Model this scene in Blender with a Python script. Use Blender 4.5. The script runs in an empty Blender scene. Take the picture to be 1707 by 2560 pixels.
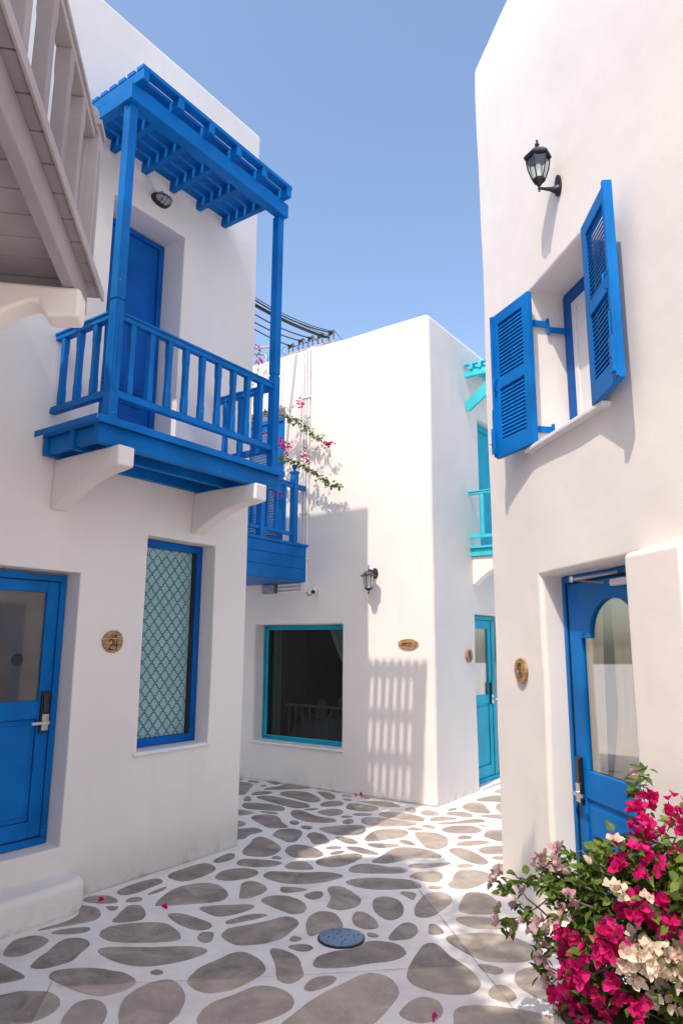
import bpy, bmesh, math, random
from mathutils import Vector, Matrix, noise
random.seed(7)
S = bpy.context.scene
R = math.radians

# ---------------------------------------------------------------- camera
cam_data = bpy.data.cameras.new("camera")
cam = bpy.data.objects.new("camera", cam_data)
S.collection.objects.link(cam)
S.camera = cam
PITCH, ROLL, FPX = R(10.867), R(0.363), 1741.26
cp, sp, cr, sr = math.cos(PITCH), math.sin(PITCH), math.cos(ROLL), math.sin(ROLL)
fw = Vector((0, cp, sp)); rt0 = Vector((1, 0, 0)); up0 = Vector((0, -sp, cp))
rt = cr * rt0 + sr * up0; up = -sr * rt0 + cr * up0
cam.matrix_world = Matrix((( rt.x, up.x, -fw.x, 0), (rt.y, up.y, -fw.y, 0), (rt.z, up.z, -fw.z, 1.7), (0, 0, 0, 1)))
cam_data.sensor_fit = 'VERTICAL'
cam_data.sensor_height = 36
cam_data.lens = 36 * FPX / 2560
cam_data.clip_start = 0.05
cam_data.clip_end = 500

# ---------------------------------------------------------------- sky and sun
SUN_EL, SUN_TRAVEL = R(56.5), R(30.9)          # elevation; compass heading the light travels to (from +Y towards +X)
S.world = bpy.data.worlds.new("World")
S.world.use_nodes = True
wn = S.world.node_tree
wn.nodes.clear()
wo = wn.nodes.new('ShaderNodeOutputWorld'); wb = wn.nodes.new('ShaderNodeBackground'); sk = wn.nodes.new('ShaderNodeTexSky')
sk.sky_type = 'NISHITA'; sk.sun_disc = False
sk.sun_elevation = SUN_EL; sk.sun_rotation = SUN_TRAVEL + math.pi
sk.air_density = 1.0; sk.dust_density = 1.9; sk.ozone_density = 1.0; sk.altitude = 0
wb.inputs['Strength'].default_value = 0.15
wn.links.new(sk.outputs[0], wb.inputs[0]); wn.links.new(wb.outputs[0], wo.inputs[0])
sd = bpy.data.lights.new("sun", 'SUN'); sd.energy = 2.05; sd.angle = R(0.55); sd.color = (1, 0.905, 0.775)
sun = bpy.data.objects.new("sun", sd); S.collection.objects.link(sun)
sdir = Vector((math.sin(SUN_TRAVEL) * math.cos(SUN_EL), math.cos(SUN_TRAVEL) * math.cos(SUN_EL), -math.sin(SUN_EL)))
sun.rotation_euler = (-sdir).to_track_quat('Z', 'Y').to_euler()
sun.location = (-5, -8, 14)
S.view_settings.view_transform = 'Standard'
S.view_settings.look = 'None'
S.view_settings.exposure = 0.93
S.view_settings.gamma = 1
S.view_settings.use_curve_mapping = False
S.render.engine = 'CYCLES'
S.cycles.max_bounces = 8
S.cycles.diffuse_bounces = 6

# ---------------------------------------------------------------- materials
def mat(name, col, rough=0.6, metal=0.0, spec=0.5, var=None, bump=None, trans=0.0, alpha=1.0):
    """principled material; var=(scale, amount) colour mottling, bump=(scale, strength, distance)"""
    m = bpy.data.materials.new(name); m.use_nodes = True
    nt = m.node_tree; p = nt.nodes['Principled BSDF']
    p.inputs['Base Color'].default_value = (*col, 1)
    p.inputs['Roughness'].default_value = rough
    p.inputs['Metallic'].default_value = metal
    p.inputs['Specular IOR Level'].default_value = spec
    tc = nt.nodes.new('ShaderNodeTexCoord')
    if var:
        n = nt.nodes.new('ShaderNodeTexNoise'); n.inputs['Scale'].default_value = var[0]; n.inputs['Detail'].default_value = 5
        geo = nt.nodes.new('ShaderNodeNewGeometry')
        nt.links.new(geo.outputs['Position'], n.inputs['Vector'])
        hs = nt.nodes.new('ShaderNodeMix'); hs.data_type = 'RGBA'
        hs.inputs[6].default_value = (*[c * (1 - var[1]) for c in col], 1)
        hs.inputs[7].default_value = (*[min(1, c * (1 + var[1] * .5)) for c in col], 1)
        mr = nt.nodes.new('ShaderNodeMapRange'); mr.inputs[1].default_value = .3; mr.inputs[2].default_value = .7
        nt.links.new(n.outputs['Fac'], mr.inputs[0]); nt.links.new(mr.outputs[0], hs.inputs[0])
        nt.links.new(hs.outputs[2], p.inputs['Base Color'])
    if bump:
        geo = nt.nodes.new('ShaderNodeNewGeometry')
        b = nt.nodes.new('ShaderNodeBump'); b.inputs['Strength'].default_value = bump[1]; b.inputs['Distance'].default_value = bump[2]
        n = nt.nodes.new('ShaderNodeTexNoise'); n.inputs['Scale'].default_value = bump[0]; n.inputs['Detail'].default_value = 6
        nt.links.new(geo.outputs['Position'], n.inputs['Vector'])
        nt.links.new(n.outputs['Fac'], b.inputs['Height']); nt.links.new(b.outputs[0], p.inputs['Normal'])
    return m

def N(nt, t, **kw):
    n = nt.nodes.new(t)
    for k, v in kw.items():
        if k.startswith('i_'): n.inputs[int(k[2:]) if k[2:].isdigit() else k[2:]].default_value = v
        else: setattr(n, k, v)
    return n

def stucco(name, col, grime=0.10):
    m = bpy.data.materials.new(name); m.use_nodes = True
    nt = m.node_tree; p = nt.nodes['Principled BSDF']; L = nt.links.new
    p.inputs['Roughness'].default_value = 0.75; p.inputs['Specular IOR Level'].default_value = 0.25
    g = N(nt, 'ShaderNodeNewGeometry')
    # broad washes of paint
    n1 = N(nt, 'ShaderNodeTexNoise'); n1.inputs['Scale'].default_value = 0.9; n1.inputs['Detail'].default_value = 4
    L(g.outputs['Position'], n1.inputs['Vector'])
    mp = N(nt, 'ShaderNodeMapping'); mp.inputs['Scale'].default_value = (5, 5, 0.7)
    L(g.outputs['Position'], mp.inputs['Vector'])
    n2 = N(nt, 'ShaderNodeTexNoise'); n2.inputs['Scale'].default_value = 1.3; n2.inputs['Detail'].default_value = 8
    L(mp.outputs[0], n2.inputs['Vector'])
    n3 = N(nt, 'ShaderNodeTexNoise'); n3.inputs['Scale'].default_value = 28; n3.inputs['Detail'].default_value = 3
    L(g.outputs['Position'], n3.inputs['Vector'])
    r1 = N(nt, 'ShaderNodeMapRange'); r1.inputs[1].default_value = .35; r1.inputs[2].default_value = .7; L(n1.outputs['Fac'], r1.inputs[0])
    r2 = N(nt, 'ShaderNodeMapRange'); r2.inputs[1].default_value = .55; r2.inputs[2].default_value = .8; L(n2.outputs['Fac'], r2.inputs[0])
    r3 = N(nt, 'ShaderNodeMapRange'); r3.inputs[1].default_value = .70; r3.inputs[2].default_value = .76; L(n3.outputs['Fac'], r3.inputs[0])
    m1 = N(nt, 'ShaderNodeMix', data_type='RGBA'); m1.inputs[6].default_value = (*col, 1); m1.inputs[7].default_value = (col[0] * .93, col[1] * .925, col[2] * .935, 1); L(r1.outputs[0], m1.inputs[0])
    m2 = N(nt, 'ShaderNodeMix', data_type='RGBA'); m2.inputs[7].default_value = (col[0] * (1 - grime), col[1] * (1 - grime * 1.15), col[2] * (1 - grime * 1.3), 1); L(m1.outputs[2], m2.inputs[6]); L(r2.outputs[0], m2.inputs[0])
    m3 = N(nt, 'ShaderNodeMix', data_type='RGBA'); m3.inputs[7].default_value = (col[0] * .82, col[1] * .78, col[2] * .75, 1); L(m2.outputs[2], m3.inputs[6])
    q = N(nt, 'ShaderNodeMath', operation='MULTIPLY'); q.inputs[1].default_value = .15; L(r3.outputs[0], q.inputs[0]); L(q.outputs[0], m3.inputs[0])
    # splash dirt in the lowest hand's breadth of the wall
    sx = N(nt, 'ShaderNodeSeparateXYZ'); L(g.outputs['Position'], sx.inputs[0])
    n4 = N(nt, 'ShaderNodeTexNoise'); n4.inputs['Scale'].default_value = 9; n4.inputs['Detail'].default_value = 7; L(g.outputs['Position'], n4.inputs['Vector'])
    hz = N(nt, 'ShaderNodeMapRange'); hz.inputs[1].default_value = .14; hz.inputs[2].default_value = 0.0; L(sx.outputs['Z'], hz.inputs[0])
    nz = N(nt, 'ShaderNodeMapRange'); nz.inputs[1].default_value = .5; nz.inputs[2].default_value = .7; L(n4.outputs['Fac'], nz.inputs[0])
    q2 = N(nt, 'ShaderNodeMath', operation='MULTIPLY'); L(hz.outputs[0], q2.inputs[0]); L(nz.outputs[0], q2.inputs[1])
    q3 = N(nt, 'ShaderNodeMath', operation='MULTIPLY'); q3.inputs[1].default_value = .45; L(q2.outputs[0], q3.inputs[0])
    m4 = N(nt, 'ShaderNodeMix', data_type='RGBA'); m4.inputs[7].default_value = (.36, .30, .25, 1); L(m3.outputs[2], m4.inputs[6]); L(q3.outputs[0], m4.inputs[0])
    L(m4.outputs[2], p.inputs['Base Color'])
    # trowel relief
    nb = N(nt, 'ShaderNodeTexNoise'); nb.inputs['Scale'].default_value = 1.7; nb.inputs['Detail'].default_value = 3; L(g.outputs['Position'], nb.inputs['Vector'])
    nc = N(nt, 'ShaderNodeTexNoise'); nc.inputs['Scale'].default_value = 60; nc.inputs['Detail'].default_value = 5; L(g.outputs['Position'], nc.inputs['Vector'])
    b1 = N(nt, 'ShaderNodeBump'); b1.inputs['Strength'].default_value = .3; b1.inputs['Distance'].default_value = .05; L(nb.outputs['Fac'], b1.inputs['Height'])
    b2 = N(nt, 'ShaderNodeBump'); b2.inputs['Strength'].default_value = .22; b2.inputs['Distance'].default_value = .0025; L(nc.outputs['Fac'], b2.inputs['Height']); L(b1.outputs[0], b2.inputs['Normal'])
    L(b2.outputs[0], p.inputs['Normal'])
    return m

def painted(name, col, rough=.42, chip=(.8, .8, .8), amount=.5):
    """brushed wood paint: faint grain, rare chips"""
    m = bpy.data.materials.new(name); m.use_nodes = True
    nt = m.node_tree; p = nt.nodes['Principled BSDF']; L = nt.links.new
    p.inputs['Specular IOR Level'].default_value = .14
    g = N(nt, 'ShaderNodeNewGeometry')
    a = N(nt, 'ShaderNodeTexNoise'); a.inputs['Scale'].default_value = 2.4; a.inputs['Detail'].default_value = 6; L(g.outputs['Position'], a.inputs['Vector'])
    ra = N(nt, 'ShaderNodeMapRange'); ra.inputs[1].default_value = .3; ra.inputs[2].default_value = .7; L(a.outputs['Fac'], ra.inputs[0])
    mx = N(nt, 'ShaderNodeMix', data_type='RGBA'); mx.inputs[6].default_value = (*[c * .74 for c in col], 1); mx.inputs[7].default_value = (*[min(1, c * 1.12 + .004) for c in col], 1); L(ra.outputs[0], mx.inputs[0])
    c = N(nt, 'ShaderNodeTexNoise'); c.inputs['Scale'].default_value = 34; c.inputs['Detail'].default_value = 2; L(g.outputs['Position'], c.inputs['Vector'])
    rc = N(nt, 'ShaderNodeMapRange'); rc.inputs[1].default_value = .765; rc.inputs[2].default_value = .785; L(c.outputs['Fac'], rc.inputs[0])
    q = N(nt, 'ShaderNodeMath', operation='MULTIPLY'); q.inputs[1].default_value = amount; L(rc.outputs[0], q.inputs[0])
    m2 = N(nt, 'ShaderNodeMix', data_type='RGBA'); m2.inputs[7].default_value = (*chip, 1); L(mx.outputs[2], m2.inputs[6]); L(q.outputs[0], m2.inputs[0])
    L(m2.outputs[2], p.inputs['Base Color'])
    rr = N(nt, 'ShaderNodeMapRange'); rr.inputs[3].default_value = rough - .08; rr.inputs[4].default_value = rough + .14; L(a.outputs['Fac'], rr.inputs[0]); L(rr.outputs[0], p.inputs['Roughness'])
    w = N(nt, 'ShaderNodeTexNoise'); w.inputs['Scale'].default_value = 55; w.inputs['Detail'].default_value = 4; L(g.outputs['Position'], w.inputs['Vector'])
    b = N(nt, 'ShaderNodeBump'); b.inputs['Strength'].default_value = .25; b.inputs['Distance'].default_value = .002; L(w.outputs['Fac'], b.inputs['Height']); L(b.outputs[0], p.inputs['Normal'])
    return m

WHITE = stucco('white_stucco', (.85, .79, .735), .05)
SILL = mat('sill_plaster', (.80, .78, .77), .55, var=(6, .06), bump=(30, .2, .002))
BLUE = painted('blue_paint', (.0, .155, .50))
BLUED = painted('deep_blue_paint', (.0, .105, .42))
TEAL = painted('teal_paint', (.002, .40, .56))
TEALD = painted('dark_teal_paint', (.0, .33, .46))
TEALL = painted('light_teal_paint', (.06, .56, .66))
GREYW = painted('grey_wood_paint', (.36, .325, .335), .6, chip=(.75, .70, .68))
GREYB = painted('pale_grey_wood_paint', (.42, .385, .395), .6)
BLACK = mat('black_iron', (.035, .03, .04), .42, .5, bump=(40, .2, .002))
BLACKP = mat('black_plastic', (.012, .012, .015), .22)
RUBBER = mat('dark_seal', (.01, .012, .018), .6)
STEEL = mat('brushed_steel', (.62, .58, .56), .32, 1.0, bump=(160, .15, .001))
CABLE = mat('cable_rubber', (.008, .009, .013), .5)
PIPE = mat('white_pipe', (.78, .76, .74), .4, var=(8, .05))
CERAM = mat('brown_ceramic', (.07, .02, .02), .25)
METALG = mat('galvanised', (.28, .30, .33), .45, .7, var=(20, .2))
CONC = mat('ledge_concrete', (.46, .38, .36), .9, var=(14, .3), bump=(50, .5, .004))
DARKROOM = mat('dark_room', (.02, .026, .03), .9)  # near-black: the darkness of unlit rooms is put into this colour
CURT = mat('cream_curtain', (.72, .66, .55), .85)
CURTG = mat('sage_curtain', (.50, .60, .56), .85)
LINEN = mat('bed_linen', (.55, .62, .68), .9)
PINKL = mat('pink_linen', (.75, .45, .42), .9)
BEDW = mat('bed_wood', (.85, .55, .36), .6)
BARK = mat('vine_bark', (.16, .11, .07), .9, var=(40, .3))
SOIL = mat('soil', (.05, .035, .025), .95)
BULB = mat('lamp_bulb', (.85, .85, .82), .3)
INK = mat('burnt_lettering', (.035, .018, .012), .8)

def glass_mat(name, tint=(.9, .95, .95), gloss=.35, rough=.02):
    m = bpy.data.materials.new(name); m.use_nodes = True
    nt = m.node_tree; nt.nodes.clear(); L = nt.links.new
    o = N(nt, 'ShaderNodeOutputMaterial'); t = N(nt, 'ShaderNodeBsdfTransparent'); g = N(nt, 'ShaderNodeBsdfGlossy')
    t.inputs[0].default_value = (*tint, 1); g.inputs['Roughness'].default_value = rough
    lw = N(nt, 'ShaderNodeLayerWeight'); lw.inputs[0].default_value = .5
    f = N(nt, 'ShaderNodeMath', operation='POWER'); f.inputs[1].default_value = 5; L(lw.outputs['Facing'], f.inputs[0])
    a = N(nt, 'ShaderNodeMath', operation='ADD'); a.use_clamp = True; a.inputs[1].default_value = gloss
    mx = N(nt, 'ShaderNodeMixShader'); L(f.outputs[0], a.inputs[0]); L(a.outputs[0], mx.inputs[0]); L(t.outputs[0], mx.inputs[1]); L(g.outputs[0], mx.inputs[2]); L(mx.outputs[0], o.inputs[0])
    return m
GLASS = glass_mat('window_glass', (.62, .66, .66), .02)
GLASSL = glass_mat('lantern_glass', (.82, .88, .88), .12, .08)
GLASSD = glass_mat('door_glass', (.90, .88, .84), .22)
FROST = mat('smoked_panel', (.105, .095, .092), .06, spec=.75, var=(2.2, .35))
TEALG = mat('frosted_teal_pane', (.25, .42, .43), .25, var=(3, .12))
LATT = mat('lattice_line', (.03, .10, .125), .5)

def wood_mat():
    m = bpy.data.materials.new('sign_wood'); m.use_nodes = True
    nt = m.node_tree; p = nt.nodes['Principled BSDF']; L = nt.links.new
    tc = N(nt, 'ShaderNodeTexCoord'); mp = N(nt, 'ShaderNodeMapping'); mp.inputs['Scale'].default_value = (6, 6, 60); L(tc.outputs['Object'], mp.inputs[0])
    n = N(nt, 'ShaderNodeTexNoise'); n.inputs['Scale'].default_value = 1.6; n.inputs['Detail'].default_value = 6; n.inputs['Distortion'].default_value = .8; L(mp.outputs[0], n.inputs['Vector'])
    r = N(nt, 'ShaderNodeValToRGB'); r.color_ramp.elements[0].position = .35; r.color_ramp.elements[0].color = (.22, .10, .035, 1); r.color_ramp.elements[1].position = .62; r.color_ramp.elements[1].color = (.56, .33, .14, 1)
    L(n.outputs['Fac'], r.inputs[0]); L(r.outputs[0], p.inputs['Base Color']); p.inputs['Roughness'].default_value = .5
    return m
WOOD = wood_mat()

def leaf_mat(name, cols, trans=.35, rough=.5):
    """leaf or bract: colour varies per object and by place, light passes through"""
    m = bpy.data.materials.new(name); m.use_nodes = True
    nt = m.node_tree; nt.nodes.clear(); L = nt.links.new
    o = N(nt, 'ShaderNodeOutputMaterial'); p = N(nt, 'ShaderNodeBsdfPrincipled'); t = N(nt, 'ShaderNodeBsdfTranslucent'); mx = N(nt, 'ShaderNodeMixShader')
    g = N(nt, 'ShaderNodeNewGeometry'); oi = N(nt, 'ShaderNodeObjectInfo')
    n = N(nt, 'ShaderNodeTexNoise'); n.inputs['Scale'].default_value = 17; n.inputs['Detail'].default_value = 2; L(g.outputs['Position'], n.inputs['Vector'])
    s = N(nt, 'ShaderNodeMath', operation='MULTIPLY_ADD'); s.inputs[1].default_value = .45; L(oi.outputs['Random'], s.inputs[0])
    k = N(nt, 'ShaderNodeMapRange'); k.inputs[1].default_value = .3; k.inputs[2].default_value = .72; k.inputs[4].default_value = .6; L(n.outputs['Fac'], k.inputs[0]); L(k.outputs[0], s.inputs[2])
    r = N(nt, 'ShaderNodeValToRGB')
    while len(r.color_ramp.elements) < len(cols): r.color_ramp.elements.new(.5)
    for i, c in enumerate(cols):
        r.color_ramp.elements[i].position = i / (len(cols) - 1); r.color_ramp.elements[i].color = (*c, 1)
    L(s.outputs[0], r.inputs[0]); L(r.outputs[0], p.inputs['Base Color']); L(r.outputs[0], t.inputs[0]); p.inputs['Roughness'].default_value = rough; p.inputs['Specular IOR Level'].default_value = .3
    mx.inputs[0].default_value = trans; L(p.outputs[0], mx.inputs[1]); L(t.outputs[0], mx.inputs[2]); L(mx.outputs[0], o.inputs[0])
    return m
LEAF = leaf_mat('bougainvillea_leaf', [(.05, .10, .018), (.13, .20, .035), (.32, .37, .09)], .3)
MAG = leaf_mat('magenta_bract', [(.42, .004, .085), (.66, .008, .17), (.80, .03, .30)], .38, .7)
CRM = leaf_mat('cream_bract', [(.66, .42, .36), (.80, .66, .52), (.86, .80, .68)], .38, .7)
PNK = leaf_mat('dusty_pink_bract', [(.50, .27, .33), (.66, .42, .44), (.76, .62, .58)], .38, .7)

# painted stones: slabs of the floor were painted at different times (joints at fixed places)
def half(nt, g, ax, ay, bx, by, soft=.004):
    """1 on the left of the directed line a->b"""
    L = nt.links.new; dx, dy = bx - ax, by - ay; ln = math.hypot(dx, dy)
    d = N(nt, 'ShaderNodeVectorMath', operation='DOT_PRODUCT'); d.inputs[1].default_value = (-dy / ln, dx / ln, 0); L(g.outputs['Position'], d.inputs[0])
    off = (-dy * ax + dx * ay) / ln
    r = N(nt, 'ShaderNodeMapRange'); r.inputs[1].default_value = off - soft; r.inputs[2].default_value = off + soft; L(d.outputs['Value'], r.inputs[0])
    return r.outputs[0]
def stone_mat():
    m = bpy.data.materials.new('painted_stone'); m.use_nodes = True
    nt = m.node_tree; p = nt.nodes['Principled BSDF']; L = nt.links.new
    g = N(nt, 'ShaderNodeNewGeometry'); oi = N(nt, 'ShaderNodeObjectInfo')
    n = N(nt, 'ShaderNodeTexNoise'); n.inputs['Scale'].default_value = 4.5; n.inputs['Detail'].default_value = 9; n.inputs['Roughness'].default_value = .68; n.inputs['Distortion'].default_value = .6; L(g.outputs['Position'], n.inputs['Vector'])
    r = N(nt, 'ShaderNodeMapRange'); r.inputs[1].default_value = .36; r.inputs[2].default_value = .66; L(n.outputs['Fac'], r.inputs[0])
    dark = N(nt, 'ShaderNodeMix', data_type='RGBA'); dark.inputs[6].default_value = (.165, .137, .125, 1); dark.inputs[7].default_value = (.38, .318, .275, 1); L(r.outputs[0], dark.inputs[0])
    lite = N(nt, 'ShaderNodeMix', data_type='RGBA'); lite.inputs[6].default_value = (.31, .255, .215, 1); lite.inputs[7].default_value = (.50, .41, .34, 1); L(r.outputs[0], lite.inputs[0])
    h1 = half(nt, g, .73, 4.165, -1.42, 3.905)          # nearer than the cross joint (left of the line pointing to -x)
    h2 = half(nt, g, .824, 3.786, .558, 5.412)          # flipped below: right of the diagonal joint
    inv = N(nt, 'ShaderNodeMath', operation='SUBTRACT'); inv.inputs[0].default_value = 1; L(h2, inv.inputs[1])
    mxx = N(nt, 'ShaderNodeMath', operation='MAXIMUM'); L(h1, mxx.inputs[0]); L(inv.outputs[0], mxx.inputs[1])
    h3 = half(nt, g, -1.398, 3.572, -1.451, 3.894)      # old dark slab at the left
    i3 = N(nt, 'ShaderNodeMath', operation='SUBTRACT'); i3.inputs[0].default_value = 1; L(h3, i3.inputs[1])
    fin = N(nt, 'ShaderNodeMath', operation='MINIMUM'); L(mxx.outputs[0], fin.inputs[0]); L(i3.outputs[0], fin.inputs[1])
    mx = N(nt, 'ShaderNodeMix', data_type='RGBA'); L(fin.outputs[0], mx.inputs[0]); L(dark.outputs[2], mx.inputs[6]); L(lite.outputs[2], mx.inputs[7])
    # chips of white paint and dark stains
    c = N(nt, 'ShaderNodeTexNoise'); c.inputs['Scale'].default_value = 26; c.inputs['Detail'].default_value = 4; L(g.outputs['Position'], c.inputs['Vector'])
    rc = N(nt, 'ShaderNodeMapRange'); rc.inputs[1].default_value = .66; rc.inputs[2].default_value = .74; L(c.outputs['Fac'], rc.inputs[0])
    q = N(nt, 'ShaderNodeMath', operation='MULTIPLY'); q.inputs[1].default_value = .45; L(rc.outputs[0], q.inputs[0])
    m2 = N(nt, 'ShaderNodeMix', data_type='RGBA'); m2.inputs[7].default_value = (.55, .5, .48, 1); L(mx.outputs[2], m2.inputs[6]); L(q.outputs[0], m2.inputs[0])
    hv = N(nt, 'ShaderNodeHueSaturation'); v = N(nt, 'ShaderNodeMapRange'); v.inputs[3].default_value = .9; v.inputs[4].default_value = 1.12; L(oi.outputs['Random'], v.inputs[0]); L(v.outputs[0], hv.inputs['Value']); L(m2.outputs[2], hv.inputs['Color'])
    L(hv.outputs[0], p.inputs['Base Color'])
    rr = N(nt, 'ShaderNodeMapRange'); rr.inputs[3].default_value = .45; rr.inputs[4].default_value = .75; L(n.outputs['Fac'], rr.inputs[0]); L(rr.outputs[0], p.inputs['Roughness'])
    b = N(nt, 'ShaderNodeBump'); b.inputs['Strength'].default_value = .3; b.inputs['Distance'].default_value = .004; L(c.outputs['Fac'], b.inputs['Height']); L(b.outputs[0], p.inputs['Normal'])
    return m
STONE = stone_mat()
def ground_mat():
    m = bpy.data.materials.new('white_floor_paint'); m.use_nodes = True
    nt = m.node_tree; p = nt.nodes['Principled BSDF']; L = nt.links.new
    g = N(nt, 'ShaderNodeNewGeometry')
    n = N(nt, 'ShaderNodeTexNoise'); n.inputs['Scale'].default_value = 3; n.inputs['Detail'].default_value = 9; n.inputs['Roughness'].default_value = .7; L(g.outputs['Position'], n.inputs['Vector'])
    r = N(nt, 'ShaderNodeMapRange'); r.inputs[1].default_value = .45; r.inputs[2].default_value = .8; L(n.outputs['Fac'], r.inputs[0])
    a = N(nt, 'ShaderNodeMix', data_type='RGBA'); a.inputs[6].default_value = (.81, .76, .735, 1); a.inputs[7].default_value = (.62, .55, .525, 1); L(r.outputs[0], a.inputs[0])
    mp = N(nt, 'ShaderNodeMapping'); mp.inputs['Scale'].default_value = (1, 3.5, 1); L(g.outputs['Position'], mp.inputs[0])
    c = N(nt, 'ShaderNodeTexNoise'); c.inputs['Scale'].default_value = 11; c.inputs['Detail'].default_value = 8; L(mp.outputs[0], c.inputs['Vector'])
    rc = N(nt, 'ShaderNodeMapRange'); rc.inputs[1].default_value = .69; rc.inputs[2].default_value = .78; L(c.outputs['Fac'], rc.inputs[0])
    q = N(nt, 'ShaderNodeMath', operation='MULTIPLY'); q.inputs[1].default_value = .35; L(rc.outputs[0], q.inputs[0])
    m2 = N(nt, 'ShaderNodeMix', data_type='RGBA'); m2.inputs[7].default_value = (.38, .34, .33, 1); L(a.outputs[2], m2.inputs[6]); L(q.outputs[0], m2.inputs[0])
    L(m2.outputs[2], p.inputs['Base Color']); p.inputs['Roughness'].default_value = .6
    b = N(nt, 'ShaderNodeBump'); b.inputs['Strength'].default_value = .3; b.inputs['Distance'].default_value = .004; L(n.outputs['Fac'], b.inputs['Height']); L(b.outputs[0], p.inputs['Normal'])
    return m
FLOOR = ground_mat()

# ---------------------------------------------------------------- helpers
class Frame:
    """a building's own axes: x out of its long facade, y along it, z up"""
    def __init__(s, ox, oy, yaw): s.o = Vector((ox, oy, 0)); s.rz = -yaw
    def w(s, x, y, z=0): return s.o + Matrix.Rotation(s.rz, 3, 'Z') @ Vector((x, y, z))
YA, YR = R(35.405), R(-9.783)
FA = Frame(-0.876, 6.436, YA)     # left house: facade x=0 looking +x, far corner y=0
FM = Frame(1.044, 7.939, YA)      # middle house: front y=0 looking -y, side x=0 looking +x
FR = Frame(1.166, 5.415, YR)      # right house: facade x=0 looking -x, far corner y=0
FW = Frame(0, 0, 0)

class Thing:
    def __init__(s, name, label, cat, fr, base=(0, 0, 0), group=None):
        e = bpy.data.objects.new(name, None); S.collection.objects.link(e)
        e.empty_display_size = .1
        e.location = fr.w(*base); e.rotation_euler = (0, 0, fr.rz)
        e['label'] = label; e['category'] = cat
        if group: e['group'] = group
        s.e = e; s.b = Vector(base)
    def part(s, name, m, material, parent=None, **kw): return m.obj(name, material, parent or s.e, s.b, **kw)

class MB:
    def __init__(s): s.bm = bmesh.new()
    def box(s, x0, x1, y0, y1, z0, z1):
        v = [s.bm.verts.new((x, y, z)) for z in (z0, z1) for y in (y0, y1) for x in (x0, x1)]
        for f in ((0, 2, 3, 1), (4, 5, 7, 6), (0, 1, 5, 4), (2, 6, 7, 3), (0, 4, 6, 2), (1, 3, 7, 5)): s.bm.faces.new([v[i] for i in f])
        return s
    def prism(s, pts, axis, a, b):
        """polygon (two other axes, in order) swept along axis from a to b"""
        def P(u, v, w): return {'x': (w, u, v), 'y': (u, w, v), 'z': (u, v, w)}[axis]
        lo = [s.bm.verts.new(P(u, v, a)) for u, v in pts]; hi = [s.bm.verts.new(P(u, v, b)) for u, v in pts]
        s.bm.faces.new(lo[::-1]); s.bm.faces.new(hi)
        n = len(pts)
        for i in range(n): s.bm.faces.new((lo[i], lo[(i + 1) % n], hi[(i + 1) % n], hi[i]))
        return s
    def tube(s, pts, r, seg=8, cap=True):
        pts = [Vector(p) for p in pts]; rs = r if isinstance(r, (list, tuple)) else [r] * len(pts)
        rings = []; prev = None
        for i, p in enumerate(pts):
            d = (pts[min(i + 1, len(pts) - 1)] - pts[max(i - 1, 0)]).normalized()
            if prev is None: n = d.orthogonal().normalized()
            else: n = (prev - d * prev.dot(d)).normalized()
            prev = n; b = d.cross(n)
            rings.append([s.bm.verts.new(p + rs[i] * (math.cos(2 * math.pi * k / seg) * n + math.sin(2 * math.pi * k / seg) * b)) for k in range(seg)])
        for a, b in zip(rings, rings[1:]):
            for k in range(seg): s.bm.faces.new((a[k], a[(k + 1) % seg], b[(k + 1) % seg], b[k]))
        if cap: s.bm.faces.new(rings[0][::-1]); s.bm.faces.new(rings[-1])
        return s
    def lathe(s, prof, seg=24, c=(0, 0, 0), rot=0, axis='z'):
        c = Vector(c); rings = []
        for r, h in prof:
            ring = []
            for k in range(seg):
                a = 2 * math.pi * k / seg + rot; x, y = max(r, 1e-4) * math.cos(a), max(r, 1e-4) * math.sin(a)
                ring.append(s.bm.verts.new(c + Vector({'z': (x, y, h), 'y': (x, h, y), 'x': (h, x, y)}[axis])))
            rings.append(ring)
        for a, b in zip(rings, rings[1:]):
            for k in range(seg): s.bm.faces.new((a[k], a[(k + 1) % seg], b[(k + 1) % seg], b[k]))
        s.bm.faces.new(rings[0][::-1]); s.bm.faces.new(rings[-1])
        return s
    def quad(s, *p): s.bm.faces.new([s.bm.verts.new(q) for q in p]); return s
    def mesh(s, name, shift=(0, 0, 0), smooth=False, fix=True):
        sh = Vector(shift)
        for v in s.bm.verts: v.co -= sh
        if fix: bmesh.ops.recalc_face_normals(s.bm, faces=s.bm.faces)
        me = bpy.data.meshes.new(name); s.bm.to_mesh(me); s.bm.free()
        if smooth: me.polygons.foreach_set('use_smooth', [True] * len(me.polygons))
        return me
    def obj(s, name, material, parent=None, shift=(0, 0, 0), bevel=0, smooth=False, kind=None, seg=2, fix=True):
        me = s.mesh(name, shift, smooth or bevel > 0, fix); me.materials.append(material)
        o = bpy.data.objects.new(name, me); S.collection.objects.link(o)
        if parent is not None: o.parent = parent
        if kind: o['kind'] = kind
        if bevel > 0:
            md = o.modifiers.new('bevel', 'BEVEL'); md.width = bevel; md.segments = seg; md.limit_method = 'ANGLE'; md.angle_limit = R(35); md.harden_normals = True
        elif smooth:
            me.set_sharp_from_angle(angle=R(38))
        return o

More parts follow.
